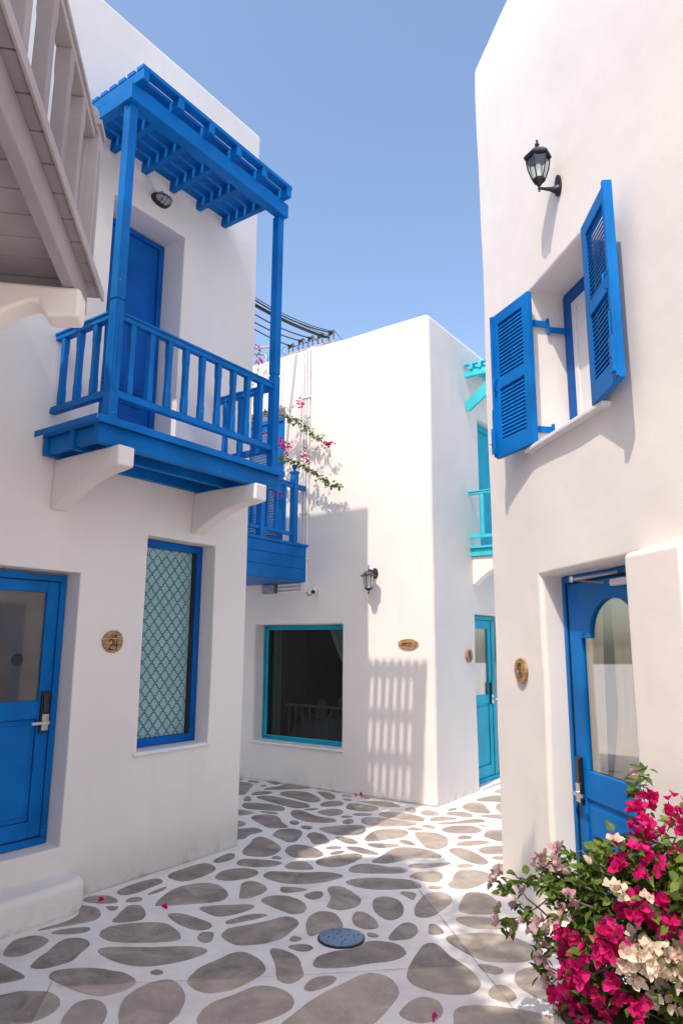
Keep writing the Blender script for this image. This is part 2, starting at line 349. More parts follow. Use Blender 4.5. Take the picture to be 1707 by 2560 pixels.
def piece(name, mesh, parent, loc=(0, 0, 0), rot=(0, 0, 0), scale=None):
    o = bpy.data.objects.new(name, mesh); S.collection.objects.link(o); o.parent = parent
    o.location = loc; o.rotation_euler = rot
    if scale: o.scale = scale
    return o
def bevelled(mb, name, material, w=.004, seg=1):
    """shared mesh with its edges eased"""
    bm = mb.bm; bmesh.ops.recalc_face_normals(bm, faces=bm.faces)
    bmesh.ops.bevel(bm, geom=[e for e in bm.edges if e.is_manifold and e.calc_face_angle(0) > .6], offset=w, segments=seg, affect='EDGES')
    me = bpy.data.meshes.new(name); bm.to_mesh(me); bm.free(); me.materials.append(material)
    return me

def ring(mb, u0, u1, z0, z1, wd, d0, d1, plane, bottom=True):
    """rectangular frame; plane 'x' -> u is y and depth is x; plane 'y' -> u is x and depth is y"""
    def B(a, b, c, d):
        if plane == 'x': mb.box(d0, d1, a, b, c, d)
        else: mb.box(a, b, d0, d1, c, d)
    B(u0, u1, z1 - wd, z1)
    if bottom: B(u0, u1, z0, z0 + wd)
    zb = z0 + wd if bottom else z0
    B(u0, u0 + wd, zb, z1 - wd); B(u1 - wd, u1, zb, z1 - wd)
    return mb

def cuts(lo, hi, breaks, step):
    b = sorted({lo, hi, *[round(x, 4) for x in breaks if lo < x < hi]}); out = [b[0]]
    for a, c in zip(b, b[1:]):
        n = max(1, int(round((c - a) / step)))
        out += [a + (c - a) * k / n for k in range(1, n + 1)]
    return out
def cell_wall(name, parent, shift, bounds, holes, fine, material, wobble=.006, roof_r=.11, corner_r=.05, hole_r=.03, steps=(.3, .3, .3)):
    """solid block minus boxes, as one skin of quads, its edges rounded like hand-laid plaster"""
    (x0, x1), (y0, y1), (z0, z1) = bounds
    xs = cuts(x0, x1, [h[0][i] for h in holes for i in (0, 1)], steps[0]); ys = cuts(y0, y1, [h[1][i] for h in holes for i in (0, 1)], steps[1]); zs = cuts(z0, z1, [h[2][i] for h in holes for i in (0, 1)], steps[2])
    def solid(i, j, k):
        if not (0 <= i < len(xs) - 1 and 0 <= j < len(ys) - 1 and 0 <= k < len(zs) - 1): return False
        cx, cy, cz = (xs[i] + xs[i + 1]) / 2, (ys[j] + ys[j + 1]) / 2, (zs[k] + zs[k + 1]) / 2
        return not any(a[0] < cx < a[1] and b[0] < cy < b[1] and c[0] < cz < c[1] for a, b, c in holes)
    bm = bmesh.new(); V = {}
    def v(i, j, k):
        if (i, j, k) not in V: V[i, j, k] = bm.verts.new((xs[i], ys[j], zs[k]))
        return V[i, j, k]
    for i in range(len(xs) - 1):
        for j in range(len(ys) - 1):
            for k in range(len(zs) - 1):
                if not solid(i, j, k): continue
                if not solid(i - 1, j, k): bm.faces.new((v(i, j, k), v(i, j, k + 1), v(i, j + 1, k + 1), v(i, j + 1, k)))
                if not solid(i + 1, j, k): bm.faces.new((v(i + 1, j, k), v(i + 1, j + 1, k), v(i + 1, j + 1, k + 1), v(i + 1, j, k + 1)))
                if not solid(i, j - 1, k): bm.faces.new((v(i, j, k), v(i + 1, j, k), v(i + 1, j, k + 1), v(i, j, k + 1)))
                if not solid(i, j + 1, k): bm.faces.new((v(i, j + 1, k), v(i, j + 1, k + 1), v(i + 1, j + 1, k + 1), v(i + 1, j + 1, k)))
                if not solid(i, j, k - 1): bm.faces.new((v(i, j, k), v(i, j + 1, k), v(i + 1, j + 1, k), v(i + 1, j, k)))
                if not solid(i, j, k + 1): bm.faces.new((v(i, j, k + 1), v(i + 1, j, k + 1), v(i + 1, j + 1, k + 1), v(i, j + 1, k + 1)))
    bm.normal_update()
    wl = bm.edges.layers.float.new('bevel_weight_edge')
    W = roof_r
    for e in bm.edges:
        if len(e.link_faces) != 2 or e.calc_face_angle(0) < .5: continue
        a, b = e.verts[0].co, e.verts[1].co
        if min(a.z, b.z) > z1 - .01: e[wl] = 1
        elif max(a.z, b.z) < z0 + .01: e[wl] = 0
        elif abs(a.z - b.z) > .001 and all(abs(p.x - q) < .01 or abs(p.x - r_) < .01 for p in (a, b) for q, r_ in ((x0, x1),)) and all(abs(p.y - y0) < .01 or abs(p.y - y1) < .01 for p in (a, b)): e[wl] = corner_r / W
        else: e[wl] = hole_r / W
    for p in bm.verts:
        if p.co.z > .05 + z0:
            q = p.co * 1.1; n1 = noise.noise_vector(q) * wobble * 1.6 + noise.noise_vector(q * 3.1) * wobble * .6
            p.co += n1
    sh = Vector(shift)
    for p in bm.verts: p.co -= sh
    me = bpy.data.meshes.new(name); bm.to_mesh(me); bm.free(); me.materials.append(material)
    me.polygons.foreach_set('use_smooth', [True] * len(me.polygons))
    o = bpy.data.objects.new(name, me); S.collection.objects.link(o); o.parent = parent
    md = o.modifiers.new('bevel', 'BEVEL'); md.width = W; md.segments = 5; md.limit_method = 'WEIGHT'; md.harden_normals = False; md.use_clamp_overlap = True
    wm = o.modifiers.new('wn', 'WEIGHTED_NORMAL'); wm.keep_sharp = False; wm.weight = 50
    return o

# stroke lettering: polylines in a 1-high box, built as thin raised ribbons
GLY = {
 '2': (.55, [[(0, .75), (.05, .93), (.25, 1), (.45, .92), (.48, .7), (.35, .45), (0, 0), (.52, 0)]]),
 '4': (.55, [[(.1, .95), (.06, .45), (.5, .42)], [(.42, 1), (.38, 0)]]),
 '6': (.55, [[(.42, 1), (.15, .75), (.03, .4), (.08, .1), (.28, 0), (.47, .12), (.48, .35), (.3, .5), (.1, .38)]]),
 '3': (.5, [[(.03, .9), (.22, 1), (.42, .88), (.4, .65), (.2, .54), (.42, .42), (.45, .15), (.22, 0), (0, .1)]]),
 '0': (.55, [[(.25, 1), (.05, .8), (.02, .3), (.15, .02), (.33, 0), (.47, .25), (.46, .75), (.25, 1)]]),
 '9': (.5, [[(.42, .6), (.2, .5), (.03, .65), (.1, .95), (.32, 1), (.44, .8), (.42, .4), (.3, 0)]]),
 'r': (.4, [[(.05, .7), (.06, 0)], [(.06, .5), (.2, .68), (.36, .68)]]),
 'o': (.5, [[(.22, .7), (.04, .5), (.05, .12), (.22, 0), (.4, .15), (.4, .52), (.22, .7)]]),
 'm': (.62, [[(.04, .7), (.04, 0)], [(.04, .5), (.17, .7), (.28, .55), (.28, 0)], [(.28, .5), (.42, .7), (.54, .55), (.54, 0)]]),
 'R': (.5, [[(.05, 0), (.05, 1), (.32, .97), (.4, .75), (.3, .52), (.05, .5)], [(.2, .5), (.44, 0)]]),
 'N': (.55, [[(.04, 0), (.04, 1), (.44, 0), (.44, 1)]]),
 '.': (.25, [[(.08, .02), (.12, .02)]]), '-': (.36, [[(.04, .42), (.3, .42)]]), ' ': (.3, []),
 '>': (.5, [[(-.3, -.25), (.25, -.1), (.25, 1.1)], [(.0, .8), (.25, 1.12), (.5, .78)]]),
}
def lettering(txt, cx, cz, h, wd, out, squeeze=1):
    """text in the local x (right) / z (up) plane, proud by out towards -y"""
    total = sum(GLY[c][0] for c in txt) * h * squeeze; x = cx - total / 2; mb = MB()
    for c in txt:
        w_, st = GLY[c]
        for pl in st:
            P = [Vector((x + u * h * squeeze, 0, cz - h / 2 + v * h)) for u, v in pl]
            for a, b in zip(P, P[1:]):
                d = (b - a); d = d.normalized() if d.length > 1e-6 else Vector((1, 0, 0)); n = Vector((-d.z, 0, d.x)) * wd / 2; a2, b2 = a - d * wd * .35, b + d * wd * .35
                q = [a2 + n, a2 - n, b2 - n, b2 + n]
                lo = [mb.bm.verts.new(p) for p in q]; hi = [mb.bm.verts.new(p + Vector((0, -out, 0))) for p in q]
                mb.bm.faces.new(hi)
                for i in range(4): mb.bm.faces.new((lo[i], lo[(i + 1) % 4], hi[(i + 1) % 4], hi[i]))
        x += w_ * h * squeeze
    return mb
def local_thing(name, label, cat, fr, base, rot, group=None):
    t = Thing(name, label, cat, fr, base, group); t.e.rotation_euler = (0, 0, fr.rz + rot); t.b = Vector((0, 0, 0)); return t

# ---------------------------------------------------------------- ground
gm = MB(); gm.quad((-60, -60, 0), (60, -60, 0), (60, 60, 0), (-60, 60, 0))
ground = gm.obj('ground', FLOOR, kind='structure')
def smooth_loop(p, sub=5):
    n = len(p); out = []
    for i in range(n):
        p0, p1, p2, p3 = p[i - 1], p[i], p[(i + 1) % n], p[(i + 2) % n]
        # centripetal-ish catmull-rom
        for k in range(sub):
            t = k / sub
            out.append(.5 * ((2 * p1) + (p2 - p0) * t + (2 * p0 - 5 * p1 + 4 * p2 - p3) * t * t + (3 * p1 - p0 - 3 * p2 + p3) * t ** 3))
    return out
def stone(pts, idx):
    P = [Vector((x, y)) for x, y in pts]
    if sum(a.x * b.y - a.y * b.x for a, b in zip(P, P[1:] + P[:1])) < 0: P.reverse()
    c = sum(P, Vector((0, 0))) / len(P)
    Q = smooth_loop(P, 4); n = len(Q); bm = bmesh.new(); h = .0045
    lo = []; top = []
    for i, q in enumerate(Q):
        t = (Q[(i + 1) % n] - Q[i - 1]); nn = Vector((t.y, -t.x)).normalized() if t.length > 1e-6 else Vector((0, 0))
        wob = noise.noise(Vector((q.x * 40, q.y * 40, 0))) * .0022
        q = q + nn * wob
        lo.append(bm.verts.new((q.x - c.x, q.y - c.y, -.004))); top.append(bm.verts.new((q.x - c.x - nn.x * .003, q.y - c.y - nn.y * .003, h)))
    for i in range(n): bm.faces.new((lo[i], lo[(i + 1) % n], top[(i + 1) % n], top[i]))
    f = bm.faces.new(top); bmesh.ops.triangulate(bm, faces=[f])
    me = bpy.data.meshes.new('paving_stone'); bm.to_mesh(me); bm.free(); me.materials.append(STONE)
    o = bpy.data.objects.new('paving_stone', me); S.collection.objects.link(o); o.parent = ground; o.location = (c.x, c.y, 0)
STONES = '''-1.727 5.116 -1.717 5.175 -1.63 5.206 -1.553 5.184 -1.488 5.111 -1.495 5.069 -1.579 5.053 -1.683 5.079
-1.714 5.013 -1.628 5 -1.565 4.952 -1.52 4.865 -1.519 4.798 -1.562 4.739 -1.698 4.665 -1.814 4.601 -1.772 4.664 -1.701 4.737 -1.669 4.82 -1.676 4.906
-1.719 4.572 -1.68 4.619 -1.592 4.649 -1.525 4.654 -1.504 4.629 -1.515 4.591 -1.571 4.559 -1.665 4.551
-1.55 5.274 -1.53 5.362 -1.433 5.506 -1.343 5.562 -1.297 5.531 -1.283 5.475 -1.318 5.409 -1.387 5.292 -1.453 5.225 -1.504 5.228
-1.436 5.099 -1.425 5.155 -1.37 5.179 -1.332 5.143 -1.341 5.104 -1.397 5.084
-1.325 5.24 -1.285 5.328 -1.23 5.388 -1.236 5.32 -1.292 5.24
-1.533 4.998 -1.503 5.01 -1.447 4.996 -1.451 4.949 -1.469 4.933 -1.497 4.948
-1.416 4.758 -1.411 4.825 -1.403 4.946 -1.391 5.015 -1.341 5.031 -1.29 4.993 -1.238 4.887 -1.234 4.794 -1.286 4.752 -1.37 4.734
-1.419 4.537 -1.415 4.651 -1.289 4.721 -1.104 4.734 -1.004 4.657 -0.932 4.529 -0.96 4.466 -1.143 4.439 -1.311 4.452
-1.352 4.314 -1.31 4.372 -1.063 4.375 -0.855 4.393 -0.739 4.342 -0.789 4.252 -0.914 4.17 -1.058 4.136 -1.216 4.192
-1.869 4.277 -1.891 4.384 -1.883 4.468 -1.806 4.525 -1.738 4.507 -1.687 4.46 -1.688 4.387 -1.719 4.312 -1.761 4.252 -1.82 4.245
-1.649 4.123 -1.652 4.222 -1.634 4.313 -1.623 4.429 -1.595 4.48 -1.543 4.499 -1.474 4.474 -1.43 4.418 -1.431 4.356 -1.442 4.289 -1.446 4.225 -1.471 4.174 -1.529 4.125 -1.584 4.1
-1.873 4.181 -1.819 4.161 -1.735 4.098 -1.63 4.018 -1.64 3.973 -1.72 3.931 -1.744 3.916
-1.506 4.014 -1.505 4.066 -1.452 4.096 -1.344 4.112 -1.259 4.103 -1.198 4.082 -1.126 4.059 -1.055 3.997 -1.032 3.948 -1.064 3.872 -1.156 3.812 -1.273 3.843 -1.38 3.911 -1.466 3.969
-1.674 3.773 -1.654 3.793 -1.595 3.85 -1.521 3.856 -1.437 3.849 -1.373 3.801 -1.335 3.742 -1.33 3.671 -1.354 3.611 -1.396 3.568 -1.466 3.548 -1.559 3.538
-1.267 3.568 -1.274 3.648 -1.264 3.738 -1.209 3.777 -1.149 3.759 -1.104 3.707 -1.08 3.642 -1.071 3.57 -1.075 3.501 -1.133 3.459 -1.214 3.483
-1.033 3.665 -1.045 3.789 -1.002 3.899 -0.952 3.958 -0.857 3.983 -0.781 3.891 -0.746 3.792 -0.742 3.669 -0.77 3.572 -0.828 3.489 -0.919 3.47 -0.993 3.551
-0.994 4.066 -0.966 4.099 -0.921 4.067 -0.95 4.037
-1.012 5.996 -0.984 6.092 -0.933 6.187 -0.878 6.211 -0.852 6.137 -0.862 6.054 -0.924 5.977 -0.977 5.96
-1.281 5.627 -1.259 5.711 -1.183 5.824 -1.093 5.928 -1.019 5.922 -0.951 5.816 -0.971 5.705 -1.053 5.574 -1.137 5.508 -1.231 5.559
-0.806 6.232 -0.81 6.359 -0.781 6.492 -0.764 6.666 -0.703 6.726 -0.593 6.6 -0.499 6.399 -0.506 6.27 -0.567 6.146 -0.672 6.126 -0.765 6.16
-0.814 5.947 -0.794 6.041 -0.706 6.057 -0.537 6.02 -0.455 5.96 -0.524 5.875 -0.641 5.853 -0.764 5.883
-0.553 6.093 -0.508 6.153 -0.461 6.068 -0.508 6.061
-0.459 6.29 -0.436 6.427 -0.352 6.482 -0.225 6.401 -0.151 6.282 -0.132 6.181 -0.188 6.109 -0.279 6.093 -0.39 6.133
-0.427 5.864 -0.387 5.977 -0.291 6.006 -0.231 5.933 -0.198 5.818 -0.256 5.797 -0.359 5.803
-0.926 5.622 -0.887 5.755 -0.771 5.82 -0.665 5.797 -0.61 5.712 -0.657 5.604 -0.79 5.533 -0.883 5.549
-0.564 5.625 -0.535 5.738 -0.427 5.745 -0.26 5.728 -0.094 5.741 0.032 5.652 -0.09 5.526 -0.247 5.471 -0.422 5.491
-0.687 5.197 -0.702 5.36 -0.706 5.468 -0.661 5.52 -0.599 5.503 -0.532 5.427 -0.508 5.343 -0.542 5.259 -0.61 5.179 -0.664 5.166
-1.222 5.043 -1.202 5.242 -1.131 5.399 -0.99 5.471 -0.873 5.436 -0.78 5.293 -0.766 5.186 -0.815 5.103 -1.023 5.047 -1.177 5.024
-0.916 4.981 -0.847 5.026 -0.715 5.043 -0.608 5.054 -0.56 5.024 -0.588 4.954 -0.676 4.874 -0.756 4.844 -0.819 4.872
-0.708 4.748 -0.677 4.798 -0.59 4.867 -0.514 4.891 -0.456 4.869 -0.512 4.814 -0.607 4.758 -0.678 4.724
-1.094 4.858 -1.066 4.89 -0.991 4.877 -0.869 4.795 -0.809 4.746 -0.777 4.69 -0.801 4.635 -0.867 4.626 -0.953 4.68 -1.028 4.759
-0.419 5.355 -0.409 5.404 -0.332 5.399 -0.227 5.354 -0.289 5.305 -0.367 5.283 -0.408 5.307
-0.243 5.235 -0.196 5.296 -0.134 5.312 -0.11 5.277 -0.122 5.197 -0.169 5.153 -0.212 5.176
-0.527 5.122 -0.494 5.2 -0.426 5.227 -0.332 5.203 -0.243 5.108 -0.213 5.015 -0.233 4.916 -0.304 4.892 -0.36 4.94 -0.44 5.011
-0.696 4.533 -0.687 4.623 -0.645 4.67 -0.539 4.72 -0.419 4.795 -0.359 4.843 -0.293 4.831 -0.248 4.749 -0.275 4.645 -0.332 4.516 -0.421 4.443 -0.53 4.413 -0.608 4.426
-0.836 4.516 -0.828 4.583 -0.781 4.596 -0.747 4.577 -0.739 4.481 -0.77 4.441 -0.811 4.466
-0.292 4.495 -0.268 4.544 -0.216 4.511 -0.245 4.47 -0.275 4.469
-0.29 4.392 -0.254 4.423 -0.183 4.426 -0.145 4.385 -0.168 4.344 -0.225 4.339
-0.778 3.97 -0.761 4.078 -0.73 4.144 -0.666 4.219 -0.606 4.297 -0.546 4.322 -0.484 4.286 -0.418 4.204 -0.386 4.107 -0.419 4.019 -0.491 3.924 -0.564 3.865 -0.642 3.848 -0.715 3.879
-0.388 4.32 -0.379 4.37 -0.319 4.355 -0.258 4.302 -0.214 4.232 -0.198 4.145 -0.182 4.045 -0.215 3.977 -0.26 3.951 -0.31 3.987 -0.326 4.032 -0.34 4.143 -0.363 4.243
-0.653 3.594 -0.642 3.69 -0.606 3.758 -0.527 3.824 -0.437 3.909 -0.377 3.926 -0.303 3.905 -0.236 3.838 -0.213 3.773 -0.226 3.696 -0.283 3.63 -0.371 3.567 -0.479 3.514 -0.597 3.529
-0.176 3.913 -0.152 3.983 -0.103 4.029 -0.035 4.037 -0.009 4.003 -0.042 3.941 -0.107 3.885 -0.156 3.876
-0.207 3.658 -0.165 3.734 -0.089 3.839 0.033 3.968 0.128 4.06 0.197 4.07 0.263 4.025 0.302 3.928 0.299 3.844 0.26 3.748 0.206 3.641 0.157 3.569 0.066 3.487 -0.078 3.459 -0.239 3.483 -0.26 3.564
-0.205 4.762 -0.181 4.871 -0.115 4.94 -0.028 4.908 0.015 4.787 0.023 4.682 -0.05 4.65 -0.105 4.6 -0.159 4.55 -0.193 4.598
-0.084 5.368 -0.051 5.416 0.015 5.412 0.081 5.331 0.143 5.2 0.15 5.124 0.121 5.038 0.05 4.978 -0.011 4.97 -0.082 5.023 -0.074 5.083 -0.06 5.184 -0.068 5.274
0.224 5.089 0.242 5.176 0.308 5.216 0.387 5.179 0.424 5.08 0.423 4.949 0.387 4.847 0.316 4.803 0.261 4.867 0.228 4.969
0.426 5.297 0.464 5.321 0.539 5.285 0.514 5.181 0.495 5.165 0.464 5.224
0.488 4.928 0.512 5.069 0.586 5.247 0.648 5.306 0.724 5.31 0.775 5.224 0.76 5.123 0.686 4.989 0.612 4.884 0.548 4.85 0.499 4.865
0.787 5.002 0.827 5.149 0.888 5.292 0.949 5.319 1.025 5.281 1.071 5.153 1.053 5.03 1.004 4.925 0.89 4.912 0.8 4.937
0.738 4.82 0.787 4.865 0.88 4.862 1.001 4.836 1.065 4.782 1.045 4.698 0.964 4.666 0.844 4.675 0.773 4.735
0.082 4.831 0.105 4.926 0.161 4.929 0.218 4.845 0.246 4.737 0.234 4.675 0.176 4.654 0.121 4.684 0.089 4.745
0.293 4.538 0.339 4.656 0.395 4.746 0.446 4.758 0.481 4.7 0.477 4.609 0.422 4.521 0.342 4.497 0.303 4.5
0.548 4.69 0.563 4.738 0.607 4.729 0.637 4.621 0.595 4.581 0.541 4.594
0.168 4.584 0.19 4.602 0.239 4.562 0.219 4.535 0.18 4.546
-0.142 4.19 -0.119 4.262 -0.048 4.325 0.035 4.359 0.111 4.404 0.17 4.476 0.256 4.475 0.339 4.44 0.382 4.342 0.352 4.268 0.276 4.216 0.168 4.189 0.06 4.144 -0.054 4.129 -0.124 4.142
0.357 4.054 0.377 4.149 0.427 4.29 0.489 4.431 0.549 4.455 0.589 4.4 0.619 4.293 0.668 4.202 0.705 4.115 0.732 4.004 0.72 3.934 0.668 3.865 0.583 3.848 0.481 3.871 0.398 3.929 0.362 3.99
0.629 4.513 0.671 4.568 0.774 4.599 0.922 4.601 1.053 4.532 1.119 4.419 1.116 4.321 1.064 4.248 0.955 4.21 0.815 4.224 0.731 4.305 0.666 4.412
0.754 4.179 0.806 4.18 0.876 4.136 0.869 4.089 0.818 4.069 0.773 4.106
0.919 4.043 0.957 4.109 1.049 4.162 1.137 4.159 1.201 4.084 1.203 3.957 1.151 3.822 1.061 3.765 0.981 3.82 0.93 3.902 0.908 3.98
0.749 3.883 0.79 3.943 0.841 3.947 0.876 3.885 0.876 3.819 0.826 3.778 0.781 3.789 0.747 3.833
0.285 3.664 0.322 3.741 0.376 3.804 0.434 3.821 0.485 3.782 0.5 3.72 0.482 3.645 0.429 3.594 0.368 3.582 0.311 3.614
0.534 3.631 0.556 3.705 0.621 3.741 0.723 3.741 0.835 3.716 0.948 3.672 1.013 3.608 0.995 3.524 0.862 3.469 0.646 3.473 0.535 3.505
-0.191 6 -0.125 6.108 0.038 6.203 0.148 6.224 0.193 6.151 0.144 6.042 0.036 5.902 -0.067 5.867 -0.152 5.915
-0.076 6.231 -0.018 6.297 0.044 6.291 0.005 6.221 -0.056 6.194
0.057 6.401 0.11 6.433 0.179 6.404 0.279 6.3 0.327 6.228 0.291 6.193 0.208 6.225 0.124 6.297
0.259 6.026 0.331 6.143 0.407 6.288 0.475 6.389 0.565 6.421 0.717 6.37 0.808 6.268 0.844 6.173 0.796 6.116 0.645 6.107 0.542 6.078 0.454 6.008 0.37 5.966 0.281 5.986
0.07 5.788 0.12 5.914 0.226 5.95 0.329 5.908 0.389 5.876 0.492 5.868 0.53 5.791 0.46 5.726 0.298 5.719 0.137 5.726
0.047 5.506 0.094 5.572 0.213 5.61 0.371 5.601 0.525 5.565 0.592 5.465 0.575 5.4 0.449 5.373 0.26 5.361 0.129 5.414
0.546 5.913 0.595 5.958 0.755 5.975 0.865 6.005 0.885 5.978 0.787 5.901 0.657 5.858 0.564 5.857
0.524 5.656 0.604 5.751 0.708 5.769 0.775 5.738 0.776 5.645 0.727 5.54 0.657 5.524 0.576 5.59
0.787 5.483 0.827 5.556 0.871 5.709 0.938 5.805 1.042 5.814 1.13 5.745 1.159 5.668 1.067 5.531 0.967 5.416 0.866 5.38 0.805 5.413
0.637 5.415 0.676 5.444 0.738 5.411 0.695 5.377 0.649 5.387
0.923 5.914 0.964 5.959 1.027 5.96 1.059 5.917 1.002 5.879 0.939 5.871
1.187 5.859 1.224 5.944 1.291 5.972 1.321 5.912 1.283 5.748 1.229 5.731 1.188 5.778
1.246 6.137 1.284 6.171 1.337 6.176 1.379 6.158 1.33 6.085 1.266 6.091
0.927 6.337 0.981 6.397 1.06 6.391 1.145 6.246 1.198 6.029 1.142 5.952 1.065 5.992 0.974 6.15
1.18 6.35 1.254 6.443 1.402 6.477 1.441 6.416 1.401 6.28 1.298 6.24 1.207 6.256
1.318 6.805 1.379 6.966 1.464 7.005 1.556 6.989 1.525 6.775 1.433 6.632 1.356 6.72
1.019 6.525 1.088 6.604 1.249 6.644 1.327 6.603 1.225 6.521 1.084 6.48 1.032 6.485
1.067 6.737 1.112 6.8 1.168 6.801 1.201 6.74 1.13 6.688 1.075 6.69
0.959 7.004 1.029 7.118 1.155 7.168 1.28 7.151 1.34 7.021 1.274 6.917 1.137 6.889 1.008 6.91
0.69 6.878 0.743 6.911 0.864 6.9 0.946 6.814 0.972 6.661 0.923 6.467 0.831 6.372 0.749 6.416 0.721 6.557 0.701 6.705
0.225 6.677 0.266 6.832 0.348 6.978 0.466 7.025 0.598 6.995 0.639 6.894 0.577 6.753 0.442 6.675 0.33 6.62 0.248 6.611
0.244 6.498 0.29 6.531 0.423 6.525 0.518 6.489 0.442 6.419 0.319 6.404
0.531 6.624 0.586 6.645 0.634 6.587 0.664 6.505 0.608 6.497 0.558 6.537
0.641 7.041 0.705 7.095 0.785 7.007 0.712 6.983 0.656 6.997
0.788 7.147 0.843 7.191 0.905 7.142 0.904 7.055 0.855 7.054 0.812 7.102
0.955 7.249 1.004 7.282 1.171 7.327 1.276 7.403 1.402 7.423 1.441 7.342 1.344 7.283 1.169 7.254 0.994 7.214
0.899 7.402 0.964 7.509 1.08 7.524 1.175 7.451 1.069 7.385 0.932 7.341
0.839 7.703 0.905 7.796 0.987 7.761 1.029 7.641 0.973 7.573 0.879 7.58
1.097 7.643 1.163 7.725 1.281 7.728 1.351 7.649 1.354 7.549 1.286 7.517 1.171 7.579
1.137 7.811 1.202 7.907 1.253 7.899 1.21 7.818 1.151 7.789
1.318 7.958 1.393 8.123 1.496 8.192 1.569 8.103 1.578 7.932 1.562 7.7 1.474 7.684 1.361 7.762
1.532 8.323 1.637 8.444 1.778 8.558 1.874 8.561 1.889 8.424 1.823 8.237 1.711 8.244 1.588 8.256
1.838 8.79 1.929 8.913 1.996 8.885 1.943 8.706 1.858 8.703
1.679 7.983 1.743 8.133 1.822 8.135 1.793 7.914 1.706 7.726 1.668 7.794
1.429 7.564 1.512 7.61 1.653 7.622 1.728 7.55 1.644 7.454 1.519 7.493
1.344 7.192 1.396 7.193 1.421 7.147 1.375 7.135
0.4 7.624 0.449 7.706 0.575 7.696 0.718 7.633 0.829 7.505 0.848 7.4 0.81 7.338 0.671 7.363 0.535 7.442 0.428 7.537
0.211 7.343 0.25 7.469 0.394 7.472 0.552 7.393 0.707 7.315 0.754 7.236 0.682 7.164 0.512 7.121 0.346 7.128 0.241 7.223
-0.194 7.02 -0.123 7.09 0.043 7.152 0.18 7.163 0.237 7.106 0.253 6.994 0.211 6.866 0.134 6.805 -0.006 6.808 -0.119 6.894
0.683 7.836 0.734 7.918 0.799 7.91 0.808 7.77 0.763 7.669 0.714 7.708
0.194 8.19 0.308 8.209 0.513 8.225 0.606 8.1 0.655 7.954 0.572 7.938 0.433 7.997 0.283 8.142
0.068 7.89 0.091 8.061 0.181 8.098 0.302 8.042 0.397 7.947 0.415 7.838 0.345 7.758 0.227 7.741 0.11 7.821
0.231 8.501 0.294 8.459 0.348 8.341 0.301 8.324 0.257 8.387
0.137 7.604 0.203 7.654 0.333 7.622 0.294 7.556 0.19 7.544
-1.392 9.924 -1.301 9.989 -1.187 9.962 -1.07 9.813 -1.009 9.638 -1.037 9.523 -1.188 9.546 -1.357 9.685
-1.354 9.524 -1.249 9.488 -1.264 9.404 -1.336 9.402
-1.175 9.352 -1.137 9.392 -1.061 9.367 -1.009 9.293 -1.056 9.238 -1.132 9.273
-1.316 9.267 -1.202 9.26 -1.112 9.194 -1.071 9.081 -1.082 8.842 -1.091 8.584 -1.131 8.528 -1.208 8.535
-0.945 9.387 -0.906 9.488 -0.813 9.503 -0.72 9.378 -0.745 9.206 -0.8 9.136 -0.88 9.228
-0.976 9.054 -0.947 9.09 -0.89 9.057 -0.918 9.01 -0.954 9.014
-0.914 8.857 -0.861 8.937 -0.758 9.01 -0.678 9.13 -0.592 9.211 -0.5 9.203 -0.393 9.103 -0.329 8.974 -0.355 8.914 -0.51 8.87 -0.703 8.83 -0.868 8.81
-0.232 8.893 -0.186 8.904 -0.067 8.825 0.023 8.696 -0.027 8.676 -0.135 8.776
-1.026 8.554 -0.989 8.679 -0.888 8.724 -0.788 8.671 -0.833 8.569 -0.932 8.521 -0.997 8.51
-0.698 8.564 -0.672 8.688 -0.579 8.738 -0.423 8.71 -0.322 8.584 -0.239 8.387 -0.214 8.26 -0.259 8.156 -0.359 8.173 -0.514 8.336 -0.634 8.45
-0.263 8.678 -0.221 8.716 -0.133 8.682 -0.065 8.547 -0.045 8.415 -0.081 8.306 -0.145 8.313 -0.195 8.454
0.018 8.513 0.059 8.564 0.124 8.53 0.151 8.442 0.104 8.419 0.049 8.452
0.031 8.31 0.076 8.345 0.14 8.292 0.12 8.237 0.066 8.26
-1.08 8.277 -1.069 8.419 -1.021 8.408 -0.981 8.259 -0.993 8.184 -1.047 8.182
-0.946 8.388 -0.906 8.455 -0.784 8.458 -0.645 8.354 -0.469 8.191 -0.354 8.072 -0.316 7.955 -0.354 7.889 -0.449 7.863 -0.577 7.948 -0.714 8.102 -0.857 8.263
-1.056 7.973 -1.034 8.085 -0.929 8.104 -0.77 8.041 -0.629 7.947 -0.575 7.834 -0.595 7.74 -0.697 7.738 -0.874 7.788 -0.992 7.841
-0.215 8.025 -0.169 8.158 -0.062 8.223 0.02 8.184 0.047 8.084 -0.006 7.983 -0.103 7.95 -0.182 7.959
-0.376 7.802 -0.309 7.852 -0.224 7.843 -0.272 7.779 -0.331 7.766
-1.093 7.764 -0.988 7.748 -0.88 7.649 -0.932 7.577 -1.059 7.532
-0.826 7.69 -0.779 7.706 -0.692 7.683 -0.626 7.614 -0.666 7.588 -0.754 7.628
-0.233 7.678 -0.186 7.77 -0.084 7.836 0.003 7.805 0.038 7.703 0.003 7.595 -0.08 7.534 -0.156 7.573
-0.506 7.652 -0.49 7.762 -0.426 7.771 -0.354 7.7 -0.246 7.536 -0.162 7.47 -0.071 7.422 -0.029 7.34 -0.069 7.264 -0.188 7.249 -0.309 7.278 -0.42 7.396 -0.477 7.513
-0.885 7.417 -0.858 7.52 -0.764 7.564 -0.652 7.525 -0.592 7.408 -0.554 7.246 -0.492 7.107 -0.5 7.055 -0.599 7.034 -0.688 7.071 -0.793 7.24
-0.49 7.263 -0.464 7.329 -0.415 7.307 -0.388 7.234 -0.414 7.17 -0.463 7.185
-1.022 7.282 -0.949 7.274 -0.905 7.199 -0.926 7.111 -0.99 7.07
